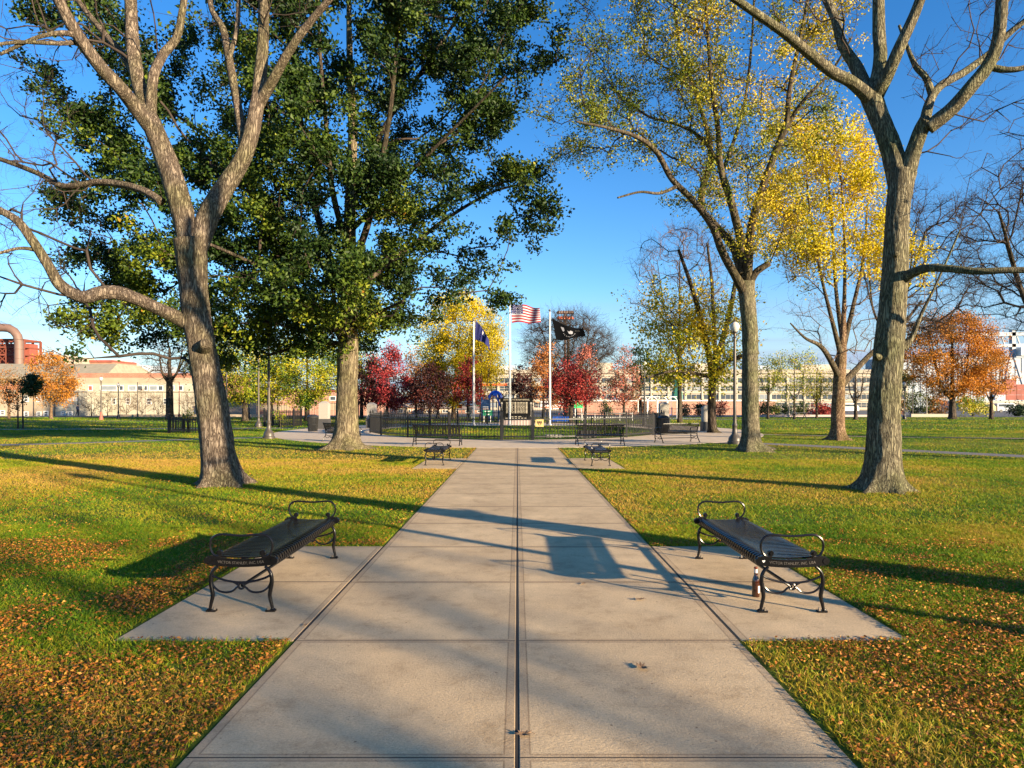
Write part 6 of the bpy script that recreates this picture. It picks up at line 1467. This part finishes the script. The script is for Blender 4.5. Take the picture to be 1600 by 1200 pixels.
def small_tree(name, lb, u, vb, vt, hw, vcb, shape, leaf, bark='bark_dark', trunk_w=5, n=2500, size=.24, ntip=70, seed=1, twigm='twig', group=None, twigs=1.2, rt=.012, bare=False, spread=.3, Y=None, lean=0, wide_top=0.0, tl=.7, clump=1.0):
    """a tree of the park's far side: trunk foot at (u, vb) in the photo, top at vt, crown half width hw px, crown bottom vcb"""
    Y0 = Y or gy(vb)
    if Y: vb = HY + CH * F / Y
    if shape == 'cone': poly = [(u - hw, vcb - (vcb - vt) * .18), (u - hw * .75, vcb), (u + hw * .75, vcb), (u + hw, vcb - (vcb - vt) * .2), (u + hw * .62, vcb - (vcb - vt) * .55), (u + hw * .2 + lean, vt), (u - hw * .2 + lean, vt), (u - hw * .66, vcb - (vcb - vt) * .5)]
    else: poly = [(u + lean + hw * math.cos(a) * (1 if math.sin(a) < 0 else 1), (vt + vcb) / 2 - (vcb - vt) / 2 * math.sin(a)) for a in [2 * math.pi * i / 14 for i in range(14)]]
    vm = vcb - (vcb - vt) * .25
    limbs = [[(u, vb, trunk_w * 1.6), (u, vb - 3, trunk_w), (u, vcb, trunk_w * .75), (u + lean * .4, vm, trunk_w * .42), (u + lean, vt + (vcb - vt) * .3, trunk_w * .25)]]
    if shape != 'cone':
        rr = random.Random(seed)
        for q in range(4): s = (-1) ** q; limbs.append([(u, vcb + (q - 2) * 3, trunk_w * .36), (u + s * hw * .25, vcb - (vcb - vt) * .2, trunk_w * .26, rr.uniform(-.6, .6)), (u + s * hw * rr.uniform(.3, .6), vcb - (vcb - vt) * rr.uniform(.5, .75), trunk_w * .12, rr.uniform(-1, 1))])
    d = hw * Y0 / F * .8
    A = sample_crown(np.random.default_rng(seed + 100), poly, ntip, Y0, d)
    return tree(name, lb, 'tree', limbs, A, bark, twigm, None if bare else leaf, seed=seed, Y0=Y0, rtip=rt, twigs=twigs, twig_len=tl, twig_r=rt * .7, subtwigs=1.2 if not bare else 2.0, sides=8, step=.6, leaf_n=0 if bare else n, leaf_size=size, leaf_spread=spread,
                zmin=max(.3, Z_(vcb + 6, Y0)), up=.4, group=group, flare=.15, clump=clump)
# centre: red, maroon and yellow trees behind the memorial
small_tree('red_maple', 'crimson red maple left of the centre, brightest pink red crown', 605, 657, 536, 46, 636, 'cone', 'leaf_crimson', n=9500, size=.20, ntip=130, seed=61)
small_tree('red_maple', 'dull red maple half hidden behind the oak trunk', 575, 657, 560, 34, 638, 'round', 'leaf_maroon', n=4200, size=.20, ntip=60, seed=62)
small_tree('maroon_tree', 'dark maroon round tree between the crimson maple and the yellow tree', 672, 658, 575, 30, 638, 'round', 'leaf_maroon', n=5200, size=.20, ntip=90, seed=63)
small_tree('maple_tree', 'green and orange tree just left of the maroon tree', 650, 656, 548, 30, 632, 'cone', 'leaf_rust', n=3600, size=.20, ntip=80, seed=64)
small_tree('pear_tree', 'salmon topped tree between the maroon and yellow trees', 684, 653.5, 541, 22, 625, 'cone', 'leaf_pink', n=2600, size=.22, ntip=60, seed=65)
small_tree('yellow_tree', 'large bright yellow tree with a pale trunk left of the flagpoles', 709, 659, 452, 62, 634, 'round', 'leaf_yellow', bark='bark_plane', trunk_w=9, n=34000, size=.20, ntip=360, seed=66, lean=8, spread=.42, rt=.010, Y=77)
small_tree('yellow_tree', 'right half bough crown of yellow leaves behind the left flagpole', 752, 657, 480, 38, 628, 'round', 'leaf_yellow', bark='bark_plane', trunk_w=6, n=9000, size=.17, ntip=160, seed=67, spread=.42, Y=73)
small_tree('red_maple', 'red tree behind the left flagpole', 731, 656, 566, 26, 634, 'cone', 'leaf_red', n=3600, size=.20, ntip=70, seed=68, Y=70)
small_tree('maroon_tree', 'small dark maroon tree behind the middle flagpole', 812, 657, 576, 24, 636, 'cone', 'leaf_maroon', n=3600, size=.19, ntip=70, seed=69, Y=73)
small_tree('pear_tree', 'narrow orange and pink pear tree behind the right flagpole', 849, 655, 538, 32, 634, 'cone', 'leaf_rust', n=4600, size=.20, ntip=90, seed=70)
small_tree('red_maple', 'deep scarlet low tree right of the right flagpole', 892, 661, 575, 36, 637, 'round', 'leaf_red', n=6800, size=.18, ntip=110, seed=71, trunk_w=8)
small_tree('pear_tree', 'tall pinkish green tree behind the scarlet tree', 915, 653.5, 538, 30, 630, 'cone', 'leaf_pink', n=3600, size=.20, ntip=90, seed=72)
small_tree('pear_tree', 'pink and green pear tree left of the black globe lamp', 975, 655, 545, 33, 632, 'cone', 'leaf_pink', n=4600, size=.19, ntip=100, seed=73)
small_tree('bare_tree', 'large bare tree with many upright dark limbs in the centre behind the black flag', 888, 651, 487, 74, 598, 'round', None, trunk_w=13, ntip=600, seed=74, twigs=5.0, rt=.020, bare=True, tl=1.9)
small_tree('evergreen_tree', 'dark green tree left of the dark forked tree', 1001, 654, 535, 18, 610, 'round', 'leaf_dark', n=1500, size=.25, ntip=50, seed=75)
# left group
small_tree('maple_tree', 'yellow green maple between the lamps and the oak trunk', 480, 658, 520, 60, 634, 'round', 'leaf_yelgreen', n=16000, size=.19, ntip=220, seed=76, trunk_w=9, spread=.4)
small_tree('maple_tree', 'yellow green maple behind the two left lamps', 383, 658, 540, 66, 630, 'round', 'leaf_yelgreen', n=13000, size=.19, ntip=200, seed=77, trunk_w=10, spread=.4)
small_tree('maple_tree', 'dark green maple right behind the big left trunk', 330, 656, 470, 46, 612, 'round', 'leaf_olive', n=8000, size=.20, ntip=140, seed=78, trunk_w=8, spread=.4)
small_tree('maple_tree', 'bright yellow green tree just right of the oak trunk', 565, 654, 540, 24, 618, 'round', 'leaf_yelgreen', n=4200, size=.2, ntip=80, seed=79, trunk_w=6)
small_tree('maple_tree', 'orange yellow leaved tree behind the nearest left lamp', 425, 655, 545, 34, 632, 'round', 'leaf_yellow', n=3800, size=.2, ntip=80, seed=80, trunk_w=5, Y=78)
small_tree('bare_tree', 'black stout bare tree left of the big left trunk', 265, 656, 520, 46, 598, 'round', None, trunk_w=13, ntip=150, seed=81, twigs=2.6, rt=.02, bare=True, tl=1.2)
small_tree('orange_tree', 'orange leaved young tree in front of the cream houses', 80, 655, 552, 36, 634, 'round', 'leaf_orange', bark='bark_plane', trunk_w=5, n=8500, size=.18, ntip=130, seed=82, twigm='twig_brown', twigs=2, spread=.3)
small_tree('orange_tree', 'sparse russet young tree at the far left edge', 14, 655, 578, 24, 634, 'round', 'leaf_rust', bark='bark_plane', trunk_w=4, n=2200, size=.16, ntip=70, seed=83, twigm='twig_brown', twigs=2)
small_tree('sapling', 'yellow sapling inside the left picket guard', 294, 676, 643, 10, 662, 'round', 'leaf_yellow', trunk_w=4, n=260, size=.09, ntip=24, seed=84, rt=.004, tl=.3, spread=.1, bark='bark_plane')
small_tree('sapling', 'olive sapling inside the guard behind the left lamps', 437, 667, 640, 9, 656, 'round', 'leaf_yelgreen', trunk_w=3, n=240, size=.10, ntip=24, seed=85, rt=.004, tl=.3, spread=.1)
small_tree('shrub', 'thin dark leaved multi stemmed shrub on the far left lawn', 28, 670, 590, 22, 640, 'round', 'leaf_dark', trunk_w=2.5, n=700, size=.13, ntip=50, seed=86, rt=.006, tl=.4, spread=.12, clump=1.4)
small_tree('shrub', 'dense black green leaf mass leaning right of the thin shrub', 36, 670, 586, 12, 618, 'round', 'leaf_dark', trunk_w=2.5, n=2400, size=.13, ntip=50, seed=87, rt=.006, tl=.3, spread=.14, lean=16)
# right group
small_tree('orange_tree', 'large orange tree with a dark trunk on the right lawn', 1488, 655, 487, 76, 625, 'round', 'leaf_orange', trunk_w=12, n=30000, size=.19, ntip=330, seed=88, twigs=2.2, rt=.012, twigm='twig', spread=.4, clump=1.15)
small_tree('orange_tree', 'small yellow orange tree right of the large orange tree', 1549, 655, 555, 32, 628, 'round', 'leaf_orange', trunk_w=6, n=4600, size=.19, ntip=90, seed=89, twigs=1.6)
small_tree('bare_tree', 'small bare dark tree left of the big right trunk', 1337, 656, 560, 34, 628, 'round', None, trunk_w=6, ntip=130, seed=90, bare=True, twigs=2.4, rt=.012)
small_tree('maple_tree', 'round dark green crown beside the black lamp on the right', 1406, 653, 583, 20, 616, 'round', 'leaf_olive', trunk_w=3, n=1800, size=.2, ntip=40, seed=91)
small_tree('yellow_tree', 'thin yellow green tree left of the mottled trunk', 1241, 655, 545, 38, 624, 'round', 'leaf_yelgreen', trunk_w=4, n=2800, size=.18, ntip=100, seed=92, twigs=2, twigm='twig_brown', clump=1.1)
small_tree('yellow_tree', 'thin yellow tree right beside the mottled trunk', 1276, 653.5, 560, 26, 630, 'round', 'leaf_yellow', trunk_w=4, n=1700, size=.18, ntip=70, seed=93, twigs=2)
small_tree('yellow_tree', 'yellow green low tree behind the leafy locust trunk', 1200, 654, 556, 30, 615, 'round', 'leaf_yelgreen', trunk_w=4, n=2200, size=.18, ntip=80, seed=94)
small_tree('bare_tree', 'wide bare tree behind the right foreground trunk', 1388, 656, 290, 96, 530, 'round', None, trunk_w=12, ntip=520, seed=95, bare=True, twigs=4.2, rt=.012, tl=1.0, Y=46, lean=58)
small_tree('bare_tree', 'bare spreading tree at the right edge with dark drooping boughs', 1640, 680, 235, 150, 530, 'round', None, trunk_w=30, ntip=560, seed=96, bare=True, twigs=4.0, rt=.010, tl=.9, Y=31)
small_tree('bare_tree', 'bare fine twigged tree rising behind the dark forked tree', 1062, 653, 345, 70, 560, 'round', None, trunk_w=8, ntip=200, seed=97, bare=True, twigs=3.0, rt=.018, tl=1.2, Y=62, twigm='twig_brown')
# shrubs along the far edge
rs = random.Random(5)
for i, u in enumerate((143, 168, 198, 222, 247, 292, 318)):
    small_tree('bare_shrub', 'bare brown shrub before the white wall, %s' % ['leftmost of the row', 'just right of the red based lamp', 'right of the distant black lamp', 'at the thin plain post', 'against the black bare trunk on its left', 'right of the black bare trunk', 'rightmost, touching the big left trunk'][i],
               u, 652, 612 + rs.randint(-4, 4), 15, 646, 'round', None, trunk_w=1.5, ntip=60, seed=200 + i, bare=True, twigs=3, rt=.016, tl=1.0, Y=95, twigm='twig_brown', group='bare brown shrubs before the white wall')
for u, vt, hw, lf, lb in ((948, 628, 6, 'leaf_olive', 'narrow green conifer behind the fence, right of the pink roofs'), (1070, 631, 7, 'leaf_dark', 'small dark conifer behind the swings'), (1003, 626, 12, 'leaf_orange', 'round fiery orange bush behind the swings'),
                      (1125, 624, 9, 'leaf_red', 'red bush right of the dark forked trunk'), (1194, 630, 9, 'leaf_dark', 'dark conifer right of the leafy locust trunk'), (1212, 631, 7, 'leaf_olive', 'first of two green bushes left of the yellow tree'), (1226, 634, 7, 'leaf_dark', 'darker of two green bushes left of the yellow tree'),
                      (1252, 630, 7, 'leaf_olive', 'green conifer beside the thin plain post'), (1280, 636, 20, 'leaf_red', 'low wide reddish hedge left of the mottled trunk'), (1430, 612, 26, 'leaf_olive', 'brown green thicket right of the big right trunk'),
                      (1465, 618, 20, 'leaf_rust', 'russet thicket behind the orange tree trunk'), (1520, 622, 24, 'leaf_yelgreen', 'yellow green thicket right of the orange tree trunk'), (1590, 632, 16, 'leaf_dark', 'dark bush at the right edge'), (1098, 634, 12, 'leaf_dark', 'dark low bush left of the dark forked trunk'), (1390, 620, 18, 'leaf_rust', 'russet thicket behind the right trunk')):
    small_tree('bush', lb, u, 652, vt, hw, 650, 'cone' if hw < 8 else 'round', lf, trunk_w=2, n=int(220 + hw * 70), size=.24, ntip=20 + hw * 2, seed=u, Y=97, rt=.012, spread=.28)
# trees standing outside the picture towards the sun, whose shadows cross the lawn
def shade_copy(src, lb, foot, rz, s):
    c = copy_tree(src); c['label'] = lb; c.location = (foot[0], foot[1], 0); c.rotation_euler = (0, 0, R(rz)); c.scale = (s, s, s); c['group'] = 'bare trees out of view to the right'
    return c
shade_copy(TREES['M'], 'bare tree out of view to the right, its trunk shadow crossing the path', (8.5, 2.75), 200, 1.0)
sh = small_tree('bare_tree', 'many limbed bare tree out of view behind the camera to the right', 1640, 680, 190, 190, 560, 'round', None, trunk_w=11, ntip=260, seed=301, bare=True, twigs=.25, rt=.026, tl=.8, Y=31, group='bare trees out of view to the right')
sh.location = (24.0, -16.0, 0)
shade_copy(sh, 'bare tree out of view behind the camera, beyond the many limbed one', (29.0, -24.0), 100, 1.1)
shade_copy(TREES['M'], 'bare tree out of view on the right lawn', (36.0, 3.0), 50, 1.0)
shade_copy(TREES['A'], 'bare tree out of view beyond the right lawn edge', (40.0, 19.0), 110, 1.1)
print('script seconds', round(time.time() - T0, 1), 'objects', len(bpy.data.objects))
